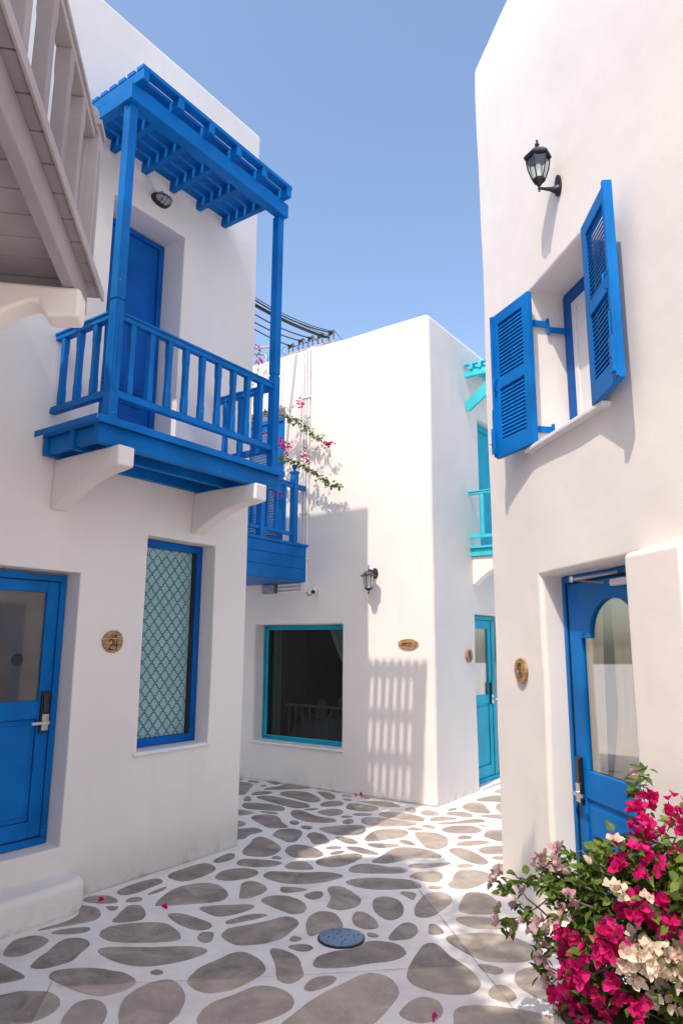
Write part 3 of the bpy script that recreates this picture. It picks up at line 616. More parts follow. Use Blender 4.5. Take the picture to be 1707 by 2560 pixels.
-0.371 7.094 -0.341 7.126 -0.286 7.112 -0.254 7.058 -0.281 6.997 -0.336 7.02
0.015 7.498 0.053 7.537 0.133 7.512 0.102 7.466 0.036 7.458
0.026 7.276 0.06 7.375 0.109 7.403 0.14 7.344 0.123 7.247 0.067 7.214
-0.981 6.954 -0.89 7.015 -0.792 7.033 -0.713 6.931 -0.755 6.855 -0.815 6.792 -0.85 6.668 -0.911 6.632 -0.946 6.626
-0.609 6.797 -0.589 6.925 -0.534 7 -0.427 7.009 -0.354 6.931 -0.341 6.831 -0.361 6.666 -0.399 6.573 -0.456 6.564 -0.52 6.649 -0.587 6.742
-0.298 6.763 -0.275 6.861 -0.223 6.885 -0.146 6.808 -0.091 6.632 -0.096 6.541 -0.152 6.502 -0.217 6.513 -0.248 6.576 -0.266 6.668
-0.035 6.72 0.018 6.743 0.106 6.677 0.162 6.573 0.154 6.526 0.09 6.52 0.026 6.583
-0.124 6.381 -0.063 6.442 0.013 6.42 0.006 6.371 -0.068 6.346
1.064 5.282 1.126 5.348 1.191 5.349 1.163 5.229 1.104 5.251'''
traced = []
for i, l in enumerate(STONES.split('\n')):
    v = list(map(float, l.split())); pts = list(zip(v[::2], v[1::2])); traced.append(pts); stone(pts, i)
# more of the same floor towards and behind the photographer and up the side alley
def free(x, y, r):
    for p in traced:
        for a, b in p:
            if (a - x) ** 2 + (b - y) ** 2 < (r + .05) ** 2: return False
    return True
random.seed(11)
for k in range(1500):
    if random.random() < .6: x, y = random.uniform(-2.6, 1.2), random.uniform(.6, 3.4)
    else: x, y = random.uniform(-2.6, .9), random.uniform(7.2, 11)
    q = Vector((x, y)) - FM.o.xy; lx = q.x * math.cos(YA) - q.y * math.sin(YA); ly = q.x * math.sin(YA) + q.y * math.cos(YA)
    if y > 6 and ly > -.12 and lx < .1: continue
    if y > 6 and lx < .1 and lx > -.6 and ly > -2.4: continue
    a, b = random.uniform(.10, .26), random.uniform(.06, .13)
    if not free(x, y, a): continue
    if y < 6 and (Vector((x, y)) - Vector((-.03, 3.4))).y > .35: continue
    th = random.uniform(-.5, .7); m_ = random.randint(6, 9); pts = []
    for j in range(m_):
        t = 2 * math.pi * j / m_; rr = random.uniform(.82, 1.1); u, w = a * rr * math.cos(t), b * rr * math.sin(t)
        pts.append((x + u * math.cos(th) - w * math.sin(th), y + u * math.sin(th) + w * math.cos(th)))
    traced.append(pts)
    if len(traced) > 215: break
    stone(pts, k)
# floor joints
def joint(pts, w=.0036):
    mb = MB(); P = []
    for (a, b), (c, d) in zip(pts, pts[1:]):
        n = max(2, int(math.hypot(c - a, d - b) / .06))
        P += [Vector((a + (c - a) * k / n, b + (d - b) * k / n)) for k in range(n)]
    P.append(Vector(pts[-1])); L_, R_ = [], []
    for i, p in enumerate(P):
        t = (P[min(i + 1, len(P) - 1)] - P[max(0, i - 1)]).normalized(); nn = Vector((-t.y, t.x)); o = noise.noise(Vector((p.x * 9, p.y * 9, 3))) * .006; ww = w * (.25 + abs(noise.noise(Vector((p.x * 6, p.y * 6, 8)))))
        L_.append(mb.bm.verts.new((*(p + nn * (o + ww)), .0062))); R_.append(mb.bm.verts.new((*(p + nn * (o - ww)), .0062)))
    for i in range(len(P) - 1): mb.bm.faces.new((R_[i], R_[i + 1], L_[i + 1], L_[i]))
    mb.obj('floor_joint', JOINT, ground)
JOINT = mat('joint_dirt', (.24, .21, .21), .9)
joint([(-1.42, 3.906), (-1.03, 3.942), (-.78, 3.971), (-.187, 4.041), (.374, 4.122), (.675, 4.164)])
joint([(.53, 5.56), (.73, 4.351), (.824, 3.786), (.86, 3.5)])
joint([(-1.46, 3.94), (-1.451, 3.894), (-1.398, 3.572), (-1.36, 3.3)])
w0, w1 = FA.w(.006, 0), FA.w(.006, -1.62); joint([(w0.x, w0.y), (w1.x, w1.y)], .004)
w0, w1 = FM.w(0.005, -.006), FM.w(-2.4, -.006); joint([(w0.x, w0.y), (w1.x, w1.y)], .003)
joint([(-.663, 6.566), (-.499, 6.961), (-.238, 7.529)], .003)

# ---------------------------------------------------------------- left house
HA = Thing('left_house', 'white plastered house at the left with blue balcony, blue room door and tall patterned window', 'house', FA, (0, 0, 0))
A_holes = [((-.21, 1), (-2.62, -1.725), (.36, 2.205)), ((-.20, 1), (-1.14, -.405), (.90, 2.56)), ((-.31, 1), (-1.68, -.934), (3.155, 5.284))]
wallA = cell_wall('wall', HA.e, (0, 0, 0), ((-4.2, 0), (-8, 0), (-.02, 6.95)), A_holes, .3, WHITE, roof_r=.20, corner_r=.045, hole_r=.06, steps=(1.1, .33, .33))
# plinth step under the door, rounded at its far end
st = MB(); prof = [(.215 * math.sin(a) if False else 0, 0) for a in ()]
pts = [(-.15, -4.2), (.245, -4.2), (.25, -1.95)] + [(.13 + .12 * math.cos(a), -1.80 + .16 * math.sin(a)) for a in [R(d) for d in range(-20, 100, 12)]] + [(-.15, -1.62)]
st.prism(pts, 'z', -.02, .195)
HA.part('step', st, WHITE, bevel=.05, seg=5)
# sill under the patterned window
sl = MB().box(-.19, .025, -1.175, -.395, .872, .902); HA.part('window_sill', sl, SILL, bevel=.008)

def lock_parts(T, door, x, y, z, side, s=1, rot=0):
    """electronic lock: black body, steel plate, lever; built in the frame of the facade; side=+1 faces +x, -1 faces -x"""
    def bx(a, b, c, d, e, f): return MB().box(min(x + side * a, x + side * b), max(x + side * a, x + side * b), y + c, y + d, z + e, z + f)
    T.part('lock_body', bx(0, .022, -.033, .033, -.14, .14), BLACKP, door, bevel=.006)
    T.part('lock_screen', bx(.0225, .03, -.024, .024, -.005, .125), BLACKP, door, bevel=.004)
    T.part('lock_plate', bx(.0225, .028, -.024, .027, -.125, -.015), STEEL, door, bevel=.002)
    lv = MB(); dy = -.12 * s
    lv.tube([(x + side * .026, y, z - .07), (x + side * .06, y, z - .07)], .011, 10)
    lv.box(min(x + side * .05, x + side * .064), max(x + side * .05, x + side * .064), min(y + .012 * s, y + dy), max(y + .012 * s, y + dy), z - .081, z - .061)
    T.part('door_handle', lv, STEEL, door, bevel=.002)

def raised_panel(mb, x, side, y0, y1, z0, z1):
    """moulded field panel standing in a recess"""
    f = lambda a, b: (min(x + side * a, x + side * b), max(x + side * a, x + side * b))
    a, b = f(-.012, .004); mb.box(a, b, y0, y1, z0, z1)
    a, b = f(.0042, .014); mb.box(a, b, y0 + .035, y1 - .035, z0 + .035, z1 - .035)

# room 24 door
d = MB(); x0, x1 = -.2, -.165
ring(d, -2.60, -1.732, .362, 2.19, .045, -.209, -.155, 'x')
DA = HA.part('door', d, BLUE, bevel=.004)
lf = MB(); ly0, ly1, lz0, lz1 = -2.548, -1.782, .415, 2.138
lf.box(x0, x1, ly0, ly0 + .09, lz0, lz1); lf.box(x0, x1, ly1 - .09, ly1, lz0, lz1)
lf.box(x0, x1, ly0 + .09, ly1 - .09, 2.06, lz1); lf.box(x0, x1, ly0 + .09, ly1 - .09, 1.19, 1.315); lf.box(x0, x1, ly0 + .09, ly1 - .09, lz0, .52)
HA.part('door_leaf', lf, BLUE, DA, bevel=.005)
pn = MB(); raised_panel(pn, -.184, 1, ly0 + .091, ly1 - .091, .521, 1.189); HA.part('door_panel', pn, BLUE, DA, bevel=.006)
HA.part('weather_seal', ring(MB(), -2.556, -1.774, .405, 2.146, .007, -.206, -.175, 'x'), RUBBER, DA)
HA.part('glass_pane', MB().box(-.189, -.183, ly0 + .0905, ly1 - .0905, 1.3155, 2.0595), FROST, DA)
stk = MB().lathe([(0, 0), (.042, 0), (.042, .003), (0, .003)], 28, (-.1825, -2.045, 1.592), axis='x'); HA.part('round_sticker', stk, RUBBER, DA, smooth=True)
lock_parts(HA, DA, -.164, -1.826, 1.235, 1)

# tall window with quatrefoil film
w = ring(MB(), -1.135, -.41, .905, 2.555, .062, -.199, -.15, 'x')
WA = HA.part('window', w, BLUED, bevel=.004)
HA.part('window_pane', MB().box(-.192, -.186, -1.0725, -.4725, .968, 2.492), TEALG, WA)
bead = MB().box(-.185, -.165, -.502, -.473, .968, 2.492); HA.part('window_bead', bead, RUBBER, WA)
def quatrefoil(rw=.0085):
    mb = MB(); a, b = .0445, .0520; out, inn = [], []
    M_ = 56
    for k in range(M_):
        t = 2 * math.pi * k / M_
        # four lobes with small points between them
        c, s_ = math.cos(t), math.sin(t)
        tt = (t + math.pi / 4) % (math.pi / 2) - math.pi / 4; rr = .50 * math.cos(tt) + math.sqrt(max(0, .455 ** 2 - (.50 * math.sin(tt)) ** 2))
        for dst, sc in ((out, 1), (inn, 1 - .15)):
            dst.append((a * rr * c * sc, b * rr * s_ * sc))
    lo = [mb.bm.verts.new((0.0, u, v)) for u, v in out]; li = [mb.bm.verts.new((0.0, u, v)) for u, v in inn]
    for k in range(M_): mb.bm.faces.new((lo[k], lo[(k + 1) % M_], li[(k + 1) % M_], li[k]))
    bmesh.ops.recalc_face_normals(mb.bm, faces=mb.bm.faces)
    me = bpy.data.meshes.new('quatrefoil'); mb.bm.to_mesh(me); mb.bm.free(); me.materials.append(LATT); return me
qf = quatrefoil(); cw, ch = .096, .1105
for j in range(28):
    for i in range(7):
        y = -.55 - i * cw - (cw / 2 if j % 2 else 0); z = 2.44 - j * ch / 2
        if y < -1.04: continue
        piece('quatrefoil', qf, WA, (-.1845, y, z))

# upper door behind the balcony
u = ring(MB(), -1.672, -.942, 3.16, 5.275, .05, -.309, -.26, 'x'); DU = HA.part('door', u, BLUED, bevel=.004); DU['label'] = 'closed deep blue panelled balcony door'
lf = MB().box(-.300, -.282, -1.62, -.994, 3.2, 5.223)
for z0_, z1_ in ((3.27, 3.62), (3.68, 3.72), (3.80, 5.12)): 
    raised_panel(lf, -.276, 1, -1.53, -1.08, z0_, z1_) if z1_ - z0_ > .1 else lf.box(-.282, -.272, -1.53, -1.08, z0_, z1_)
HA.part('door_leaf', lf, BLUED, DU, bevel=.005)

# balcony ------------------------------------------------
bal = MB()                                   # platform beams
for n0, n1 in ((.60, .655), (.33, .375), (.02, .065)): bal.box(n0, n1, -2.12, -.33, 2.985, 3.115)
bal.box(.066, .329, -2.10, -2.055, 3.0, 3.114); bal.box(.376, .599, -2.10, -2.055, 3.0, 3.114)
bal.box(.066, .329, -.40, -.355, 3.0, 3.114); bal.box(.376, .599, -.40, -.355, 3.0, 3.114)
BAL = HA.part('balcony', bal, BLUE, bevel=.005)
nb = 17
brd = MB().box(0, .695, -.053, .053, -.017, .017); bme = bevelled(brd, 'deck_board', BLUE, .003)
for i in range(nb): piece('deck_board', bme, BAL, (.005, -2.118 + (i + .5) * (1.80 / nb), 3.135))
nose = MB().box(.701, .712, -2.17, -.318, 3.105, 3.156); HA.part('deck_edge', nose, BLUE, BAL, bevel=.003)
HA.part('deck_edge', MB().box(0.0, .7, -2.178, -2.172, 3.112, 3.154), BLUE, BAL)
def post(mb, x, y, z0, zt, w=.070):
    h = w / 2
    mb.box(x - h, x + h, y - h, y + h, z0, 3.985)                      # thick foot
    mb.box(x - h + .006, x + h - .006, y - h + .006, y + h - .006, 3.985, 4.0)
    mb.box(x - h, x + h, y - h, y + h, 4.0, zt)
    for sx in (-1, 1):                                                  # narrow grooves run down the foot as proud fillets either side
        mb.box(x + sx * .012 - .004, x + sx * .012 + .004, y - h - .004, y - h, 3.33, 3.9)
    for sy in (-1, 1): mb.box(x + h, x + h + .004, y + sy * .012 - .004, y + sy * .012 + .004, 3.33, 3.9)
for yy in (-2.055, -.43):
    pm = MB(); post(pm, .66, yy, 3.153, 5.50); HA.part('post', pm, BLUE, BAL, bevel=.004)
def baluster_mesh(h, w, material, name='baluster'):
    mb = MB(); a = w / 2; b = w * .45; z = [0, .10, .13, h - .13, h - .10, h]
    secs = [a, a, b, b, a, a]; rings = []
    for zz, r_ in zip(z, secs): rings.append([mb.bm.verts.new((x * a if False else x * r_, y * r_, zz)) for x, y in ((-1, -1), (1, -1), (1, 1), (-1, 1))])
    for p, q in zip(rings, rings[1:]):
        for k in range(4): mb.bm.faces.new((p[k], p[(k + 1) % 4], q[(k + 1) % 4], q[k]))
    mb.bm.faces.new(rings[0][::-1]); mb.bm.faces.new(rings[-1])
    return bevelled(mb, name, material, .0025)
bme = baluster_mesh(.502, .044, BLUE)
for yy in (-1.916, -1.75, -1.585, -1.423, -1.26, -1.09, -.924, -.76, -.60): piece('baluster', bme, BAL, (.655, yy, 3.362))
for xx in (.09, .275, .46):
    piece('baluster', bme, BAL, (xx, -2.055, 3.362)); piece('baluster', bme, BAL, (xx, -.43, 3.362))
r1 = MB().box(.634, .682, -2.019, -.466, 3.864, 3.90).box(.626, .69, -2.018, -.467, 3.9005, 3.918); HA.part('handrail', r1, BLUE, BAL, bevel=.003)
HA.part('bottom_rail', MB().box(.634, .682, -2.019, -.466, 3.31, 3.345).box(.64, .676, -2.018, -.467, 3.3455, 3.361), BLUE, BAL, bevel=.003)
for yy in (-2.055, -.43):
    HA.part('handrail', MB().box(-.01, .612, yy - .027, yy + .027, 3.864, 3.90).box(-.01, .611, yy - .035, yy + .035, 3.9005, 3.918), BLUE, BAL, bevel=.003)
    HA.part('bottom_rail', MB().box(-.01, .612, yy - .025, yy + .025, 3.31, 3.345).box(-.01, .611, yy - .019, yy + .019, 3.3455, 3.361), BLUE, BAL, bevel=.003)
# pergola roof over it
HA.part('pergola_beam', MB().box(.645, .738, -2.12, -.385, 5.50, 5.63), BLUE, BAL, bevel=.005)
rf = MB().prism([(0, 0), (.822, 0), (.822, .085), (0, .085)], 'y', -.028, .028)   # (x, z) outline
rme = bevelled(rf, 'rafter', BLUE, .004)
for yy in (-2.065, -1.735, -1.42, -1.115, -.80, -.475): piece('rafter', rme, BAL, (0, yy, 5.631))
HA.part('pergola_plate', MB().box(.0, .644, -2.098, -2.032, 5.53, 5.628), BLUE, BAL, bevel=.004)
sl_ = MB().box(-.038, .038, 0, 1.662, 0, .034); sme = bevelled(sl_, 'pergola_slat', BLUE, .003)
for k in range(8): piece('pergola_slat', sme, BAL, (.784 - k * .105, -2.097, 5.717))
# plaster corbels under the balcony
def corbel(mb, a, b, top=3.045, n=.73, drop=0, axis='y', side=1):
    base = [(0, top), (n, top), (n, top - .135), (n - .10, top - .15)]
    curve = [(n - .10 - (n - .14) * t, top - .15 - .20 * (t ** 1.7) + .0 * t) for t in [k / 10 for k in range(1, 11)]]
    pts = base + curve + [(0, top - .36)]
    pts = [(side * p, q) for p, q in pts]
    mb.prism(pts, axis, a, b); return mb
HA.part('corbel', corbel(MB(), -2.015, -1.885, 2.984), WHITE, bevel=.014, seg=3)
HA.part('corbel', corbel(MB(), -.695, -.565, 2.984), WHITE, bevel=.014, seg=3)

# ---------------------------------------------------------------- middle house
HM = Thing('middle_house', 'white plastered house at the end of the lane with turquoise window and square corner', 'house', FM, (0, 0, 0))
M_holes = [((-2.68, -1.262), (-1, .30), (.485, 1.965)), ((-4.3, -.6), (.30, 3.2), (.12, 2.6)),
           ((-3.15, -2.262), (-1, .14), (2.96, 4.95)),
           ((-.15, 1), (1.10, 2.30), (.03, 2.10)), ((-.15, 1), (1.37, 2.30), (2.93, 4.75))]
cell_wall('wall', HM.e, (0, 0, 0), ((-6.5, 0), (0, 4.5), (-.02, 5.735)), M_holes, .3, WHITE, roof_r=.12, corner_r=.07, hole_r=.05, steps=(.4, .45, .33))
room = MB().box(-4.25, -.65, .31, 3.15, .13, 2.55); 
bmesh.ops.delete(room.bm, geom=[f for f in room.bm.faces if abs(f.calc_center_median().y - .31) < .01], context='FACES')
HM.part('dark_room', room, DARKROOM)  # liner carries the room's shade in its own colour
HM.part('window_sill', MB().box(-2.72, -1.235, -.03, .20, .458, .487), SILL, bevel=.008)
WM = HM.part('window', ring(MB(), -2.674, -1.268, .488, 1.96, .05, .17, .24, 'y'), TEALD, bevel=.004)
HM.part('window_bead', ring(MB(), -2.6235, -1.3185, .5385, 1.9095, .006, .165, .2, 'y'), TEALL, WM)
HM.part('window_pane', MB().box(-2.617, -1.325, .20, .206, .5445, 1.9035), GLASS, WM)
def curtain(pts, z0, z1, amp, n, yb, material, name='curtain', parent=None):
    """folded cloth between two edges given as functions of height"""
    mb = MB(); rows = 14; cols = n * 6; grid = []
    for r_ in range(rows + 1):
        t = r_ / rows; z = z1 + (z0 - z1) * t; a, b = pts(t); row = []
        for c in range(cols + 1):
            u_ = c / cols; row.append(mb.bm.verts.new((a + (b - a) * u_, yb + amp * math.sin(u_ * n * 2 * math.pi + t * .6) * (1 - .3 * t), z)))
        grid.append(row)
    for r_ in range(rows):
        for c in range(cols): mb.bm.faces.new((grid[r_][c], grid[r_][c + 1], grid[r_ + 1][c + 1], grid[r_ + 1][c]))
    return mb
ct = curtain(lambda t: (-1.80 + .42 * min(1, t * 1.1) ** 1.6, -.95), 1.15, 2.3, .02, 7, .36, CURTG)
T = Thing('window_curtain', 'sage curtain gathered at the right inside the turquoise window', 'curtain', FM, (-1.3, .36, 2.3)); T.part('cloth', ct, CURTG, smooth=True)
T = Thing('window_curtain', 'narrow dark green curtain at the left inside the turquoise window', 'curtain', FM, (-2.7, .36, 2.3)); T.part('cloth', curtain(lambda t: (-2.95, -2.53), .2, 2.3, .015, 4, .37, CURTG), mat('green_curtain', (.16, .22, .20), .9), smooth=True)
# bed seen through the window
T = Thing('bed', 'spindle-backed bed with rumpled linen inside the dark room', 'bed', FM, (-1.5, 1.5, .13))
T.part('bed_frame', MB().box(-3.1, -1.2, 1.02, 2.6, .25, .40), BEDW, bevel=.01)
T.part('headrail', MB().box(-2.95, -1.25, .98, 1.02, .84, .875), BEDW, bevel=.006)
sp = MB().tube([(0, 0, 0), (0, 0, .59)], .009, 8); spm = bpy.data.meshes.new('spindle'); sp.bm.to_mesh(spm); sp.bm.free(); spm.materials.append(BEDW)
for k in range(14): piece('spindle', spm, T.e, (-2.9 + k * .125 + 1.5, 1.0 - 1.5, .25 - .13))
bl = MB(); G = []
for i in range(25):
    row = []
    for j in range(15):
        x, y = -3.0 + 1.75 * i / 24, 1.06 + 1.4 * j / 14; e = min(i, 24 - i, j, 14 - j) / 2.0
        row.append(bl.bm.verts.new((x, y, (.40 + .26 * min(1, e)) + .07 * noise.noise(Vector((x * 4, y * 4, 1))))))
    G.append(row)
for i in range(24):
    for j in range(14): bl.bm.faces.new((G[i][j], G[i + 1][j], G[i + 1][j + 1], G[i][j + 1]))
T.part('blanket', bl, LINEN, smooth=True)
pl = MB(); bmesh.ops.create_uvsphere(pl.bm, u_segments=20, v_segments=12, radius=1)
for v in pl.bm.verts: v.co = Vector((math.copysign(abs(v.co.x) ** .6, v.co.x) * .28 - 1.9, math.copysign(abs(v.co.y) ** .6, v.co.y) * .12 + 1.25, v.co.z * .14 + .90))
T.part('pillow', pl, LINEN, smooth=True)
tb = MB(); bmesh.ops.create_uvsphere(tb.bm, u_segments=16, v_segments=10, radius=1)
for v in tb.bm.verts: v.co = Vector((v.co.x * .10 - 2.45, v.co.y * .09 + 1.2, v.co.z * .15 + .80))
T.part('pillow', tb, PINKL, smooth=True)

# blue balcony with boarded side, fixed to the front wall
bb = MB().box(-3.75, -1.835, -1.21, -.02, 2.50, 2.94); 
MBAL = HM.part('balcony', bb, BLUE, bevel=.005)
cl = MB().box(-1.829, -1.812, -1.24, -.012, 2.505, 2.655); HM.part('cladding_board', cl, BLUE, MBAL, bevel=.002)
HM.part('cladding_board', MB().box(-1.829, -1.812, -1.24, -.012, 2.659, 2.805), BLUE, MBAL, bevel=.002)
HM.part('cladding_board', MB().box(-1.829, -1.812, -1.24, -.012, 2.809, 2.945), BLUE, MBAL, bevel=.002)
HM.part('deck_edge', MB().box(-3.78, -1.795, -1.26, -.008, 2.947, 2.982), BLUE, MBAL, bevel=.004)
bme2 = baluster_mesh(.58, .045, BLUE)
for yy in (-.44, -.60, -.76, -1.02): piece('baluster', bme2, MBAL, (-1.86, yy, 3.12))
for xx in (-2.1, -2.3, -2.5, -2.7, -2.9, -3.1, -3.3, -3.5): piece('baluster', bme2, MBAL, (xx, -1.17, 3.12))
def newel(mb, x, y, z0, zt, w=.075):
    h = w / 2; mb.box(x - h, x + h, y - h, y + h, z0, zt)
    mb.box(x - h - .012, x + h + .012, y - h - .012, y + h + .012, zt + .0005, zt + .022)
    mb.lathe([(.0, 0), (.022, 0), (.018, .018), (.014, .03), (.03, .045), (.036, .065), (.03, .088), (.012, .1), (0, .102)], 16, (x, y, zt + .022)); return mb
HM.part('post', newel(MB(), -1.86, -.245, 2.983, 3.90), BLUE, MBAL, smooth=True)
HM.part('post', MB().box(-1.902, -1.818, -.915, -.84, 2.983, 3.69), BLUE, MBAL, bevel=.004)
HM.part('post', newel(MB(), -1.86, -1.17, 2.983, 3.90), BLUE, MBAL, smooth=True)
HM.part('handrail', MB().box(-1.885, -1.835, -1.13, -.285, 3.70, 3.745).box(-1.895, -1.825, -1.13, -.285, 3.7455, 3.765), BLUE, MBAL, bevel=.003)
HM.part('handrail', MB().box(-1.885, -1.835, -.205, -.01, 3.70, 3.765), BLUE, MBAL, bevel=.003)
HM.part('handrail', MB().box(-3.7, -1.90, -1.20, -1.145, 3.70, 3.765), BLUE, MBAL, bevel=.003)
HM.part('bottom_rail', MB().box(-1.882, -1.838, -1.13, -.285, 3.075, 3.12), BLUE, MBAL, bevel=.003)
HM.part('bottom_rail', MB().box(-3.7, -1.90, -1.195, -1.15, 3.075, 3.12), BLUE, MBAL, bevel=.003)
# louvred balcony door
DM = HM.part('door', ring(MB(), -3.14, -2.27, 2.984, 4.85, .06, .06, .135, 'y'), BLUE, bevel=.004)
DM['label'] = 'blue louvred balcony door with bougainvillea across it'
HM.part('door_leaf', MB().box(-3.08, -2.98, .08, .12, 3.046, 4.788).box(-2.43, -2.33, .08, .12, 3.046, 4.788).box(-2.979, -2.431, .08, .12, 3.046, 3.17).box(-2.979, -2.431, .08, .12, 4.68, 4.788).box(-2.979, -2.431, .08, .12, 3.84, 3.93), BLUE, DM, bevel=.004)
lv = MB().box(-.274, .274, -.012, .012, -.003, .003); lme = bevelled(lv, 'louvre_slat', BLUE, .001)
for k in range(37):
    z = 3.19 + k * .04
    if 3.83 < z < 3.94: continue
    piece('louvre_slat', lme, DM, (-2.705, .1, z), (R(40), 0, 0))

# room 30 door in the side face, glazed strip beside it
DS = HM.part('door', ring(MB(), 1.105, 2.28, .035, 2.09, .045, -.149, -.09, 'x'), TEAL, bevel=.004)
DS['label'] = 'turquoise half-glazed room door with a side light'
q = MB(); q.box(-.14, -.105, 1.155, 1.25, .085, 2.04); q.box(-.14, -.105, 1.70, 1.79, .085, 2.04); q.box(-.14, -.105, 1.2505, 1.6995, 1.93, 2.04); q.box(-.14, -.105, 1.2505, 1.6995, .98, 1.09); q.box(-.14, -.105, 1.2505, 1.6995, .085, .22)
HM.part('door_leaf', q, TEAL, DS, bevel=.004)
pn = MB(); raised_panel(pn, -.125, 1, 1.251, 1.699, .221, .979); HM.part('door_panel', pn, TEAL, DS, bevel=.005)
HM.part('glass_pane', MB().box(-.128, -.122, 1.2508, 1.6992, 1.0905, 1.9295), GLASSD, DS)
HM.part('side_light', MB().box(-.145, -.095, 1.80, 1.90, .085, 2.04).box(-.145, -.095, 2.16, 2.23, .085, 2.04), TEAL, DS, bevel=.004)
HM.part('side_light_pane', MB().box(-.128, -.122, 1.901, 2.159, .085, 2.04), FROST, DS)
lock_parts(HM, DS, -.104, 1.745, 1.10, 1, -1)
HM.part('threshold', MB().box(-.149, .03, 1.10, 2.30, .0, .034), SILL, bevel=.004)
T = Thing('door_curtain', 'cream curtain swept aside behind the glass of the turquoise door', 'curtain', FM, (-.145, 1.4, 2.0))
cm = MB()
pts2 = curtain(lambda t: (1.27, 1.69 - .22 * t), 1.12, 1.92, .003, 4, 0, CURT)
for v in pts2.bm.verts: v.co = Vector((-.136 + v.co.y, v.co.x, v.co.z))
T.part('cloth', pts2, CURT, smooth=True)
# upper turquoise door and its small balcony
DX = HM.part('door', ring(MB(), 1.375, 2.29, 2.96, 4.74, .09, -.149, -.09, 'x'), TEAL, bevel=.004)
HM.part('door_leaf', MB().box(-.145, -.11, 1.466, 2.199, 3.051, 4.649), TEAL, DX, bevel=.004)
tb = MB().box(.0, .58, 1.03, 1.075, 2.825, 2.915).box(0, .58, 2.3, 2.345, 2.825, 2.915).box(.581, .625, 1.03, 2.345, 2.825, 2.915)
TB = HM.part('balcony', tb, TEALL, bevel=.004); TB['label'] = 'small turquoise balcony above the turquoise door'
bd = bevelled(MB().box(0, .64, -.055, .055, 0, .03), 'deck_board', TEALL, .003)
for k in range(12): piece('deck_board', bd, TB, (-.005, 1.055 + k * .116, 2.918))
HM.part('handrail', MB().box(-.01, .60, 1.01, 1.06, 3.615, 3.645).box(-.01, .60, 1.0, 1.07, 3.6455, 3.66), TEALL, TB, bevel=.003)
HM.part('handrail', MB().box(.58, .63, 1.075, 2.35, 3.615, 3.66), TEALL, TB, bevel=.003)
HM.part('bottom_rail', MB().box(-.01, .58, 1.01, 1.06, 3.05, 3.09), TEALL, TB, bevel=.003)
HM.part('bottom_rail', MB().box(.58, .63, 1.075, 2.35, 3.05, 3.09), TEALL, TB, bevel=.003)
b3 = baluster_mesh(.52, .05, TEALL)
for xx in (.18, .38): piece('baluster', b3, TB, (xx, 1.035, 3.093))
for yy in (1.25, 1.45, 1.65, 1.85, 2.05, 2.25): piece('baluster', b3, TB, (.605, yy, 3.093))
HM.part('post', MB().box(.565, .64, 1.0, 1.074, 2.949, 3.70), TEALL, TB, bevel=.003)
HM.part('pergola_beam', MB().box(0, .60, 1.0, 1.055, 5.215, 5.30), TEALL, TB, bevel=.004)
HM.part('pergola_beam', MB().box(.545, .60, 1.056, 2.35, 5.14, 5.214), TEALL, TB, bevel=.004)
HM.part('pergola_brace', MB().prism([(0, 4.77), (.045, 4.74), (.50, 5.06), (.50, 5.213), (.44, 5.213), (0, 4.87)], 'y', 1.003, 1.052), TEALL, TB, bevel=.003)
tsl = bevelled(MB().box(0, .62, -.03, .03, 0, .02), 'pergola_slat', TEALL, .002)
rf2 = bevelled(MB().box(-.022, .022, -.06, 1.3, 0, .075), 'rafter', TEALL, .003)
for xx in (.10, .22, .34, .46, .58): piece('rafter', rf2, TB, (xx, 1.04, 5.3005))
for k in range(9): piece('pergola_slat', tsl, TB, (0, 1.02 + k * .14, 5.376))
HM.part('corbel', corbel(MB(), 1.06, 1.19, 2.822, .5), WHITE, bevel=.014, seg=3)
HM.part('corbel', corbel(MB(), 2.10, 2.23, 2.822, .5), WHITE, bevel=.014, seg=3)

# ---------------------------------------------------------------- right house
HR = Thing('right_house', 'white plastered house at the right with shuttered window and arched blue door', 'house', FR, (0, 0, 0))
R_holes = [((-1, .217), (-1.95, -.834), (.03, 2.155)), ((-1, .31), (-1.70, -.87), (3.03, 4.16))]
cell_wall('wall', HR.e, (0, 0, 0), ((0, 4.5), (-7.5, 0), (-.02, 6.82)), R_holes, .3, WHITE, wobble=.010, roof_r=.11, corner_r=.06, hole_r=.05, steps=(1.1, .33, .33))
HR.part('pilaster', MB().box(-.10, .06, -2.42, -1.965, -.02, 2.165), WHITE, bevel=.035, seg=5)
HR.part('window_sill', MB().box(-.055, .28, -1.80, -.80, 3.005, 3.032), SILL, bevel=.006)
# shutters' window
WR = HR.part('window', ring(MB(), -1.695, -.875, 3.034, 4.155, .095, .255, .309, 'x'), BLUED, bevel=.004)
HR.part('window_sash', ring(MB(), -1.599, -.971, 3.13, 4.059, .05, .262, .295, 'x'), SILL, WR, bevel=.003)
HR.part('window_blind', MB().box(.275, .281, -1.548, -1.022, 3.181, 4.008), SILL, WR)
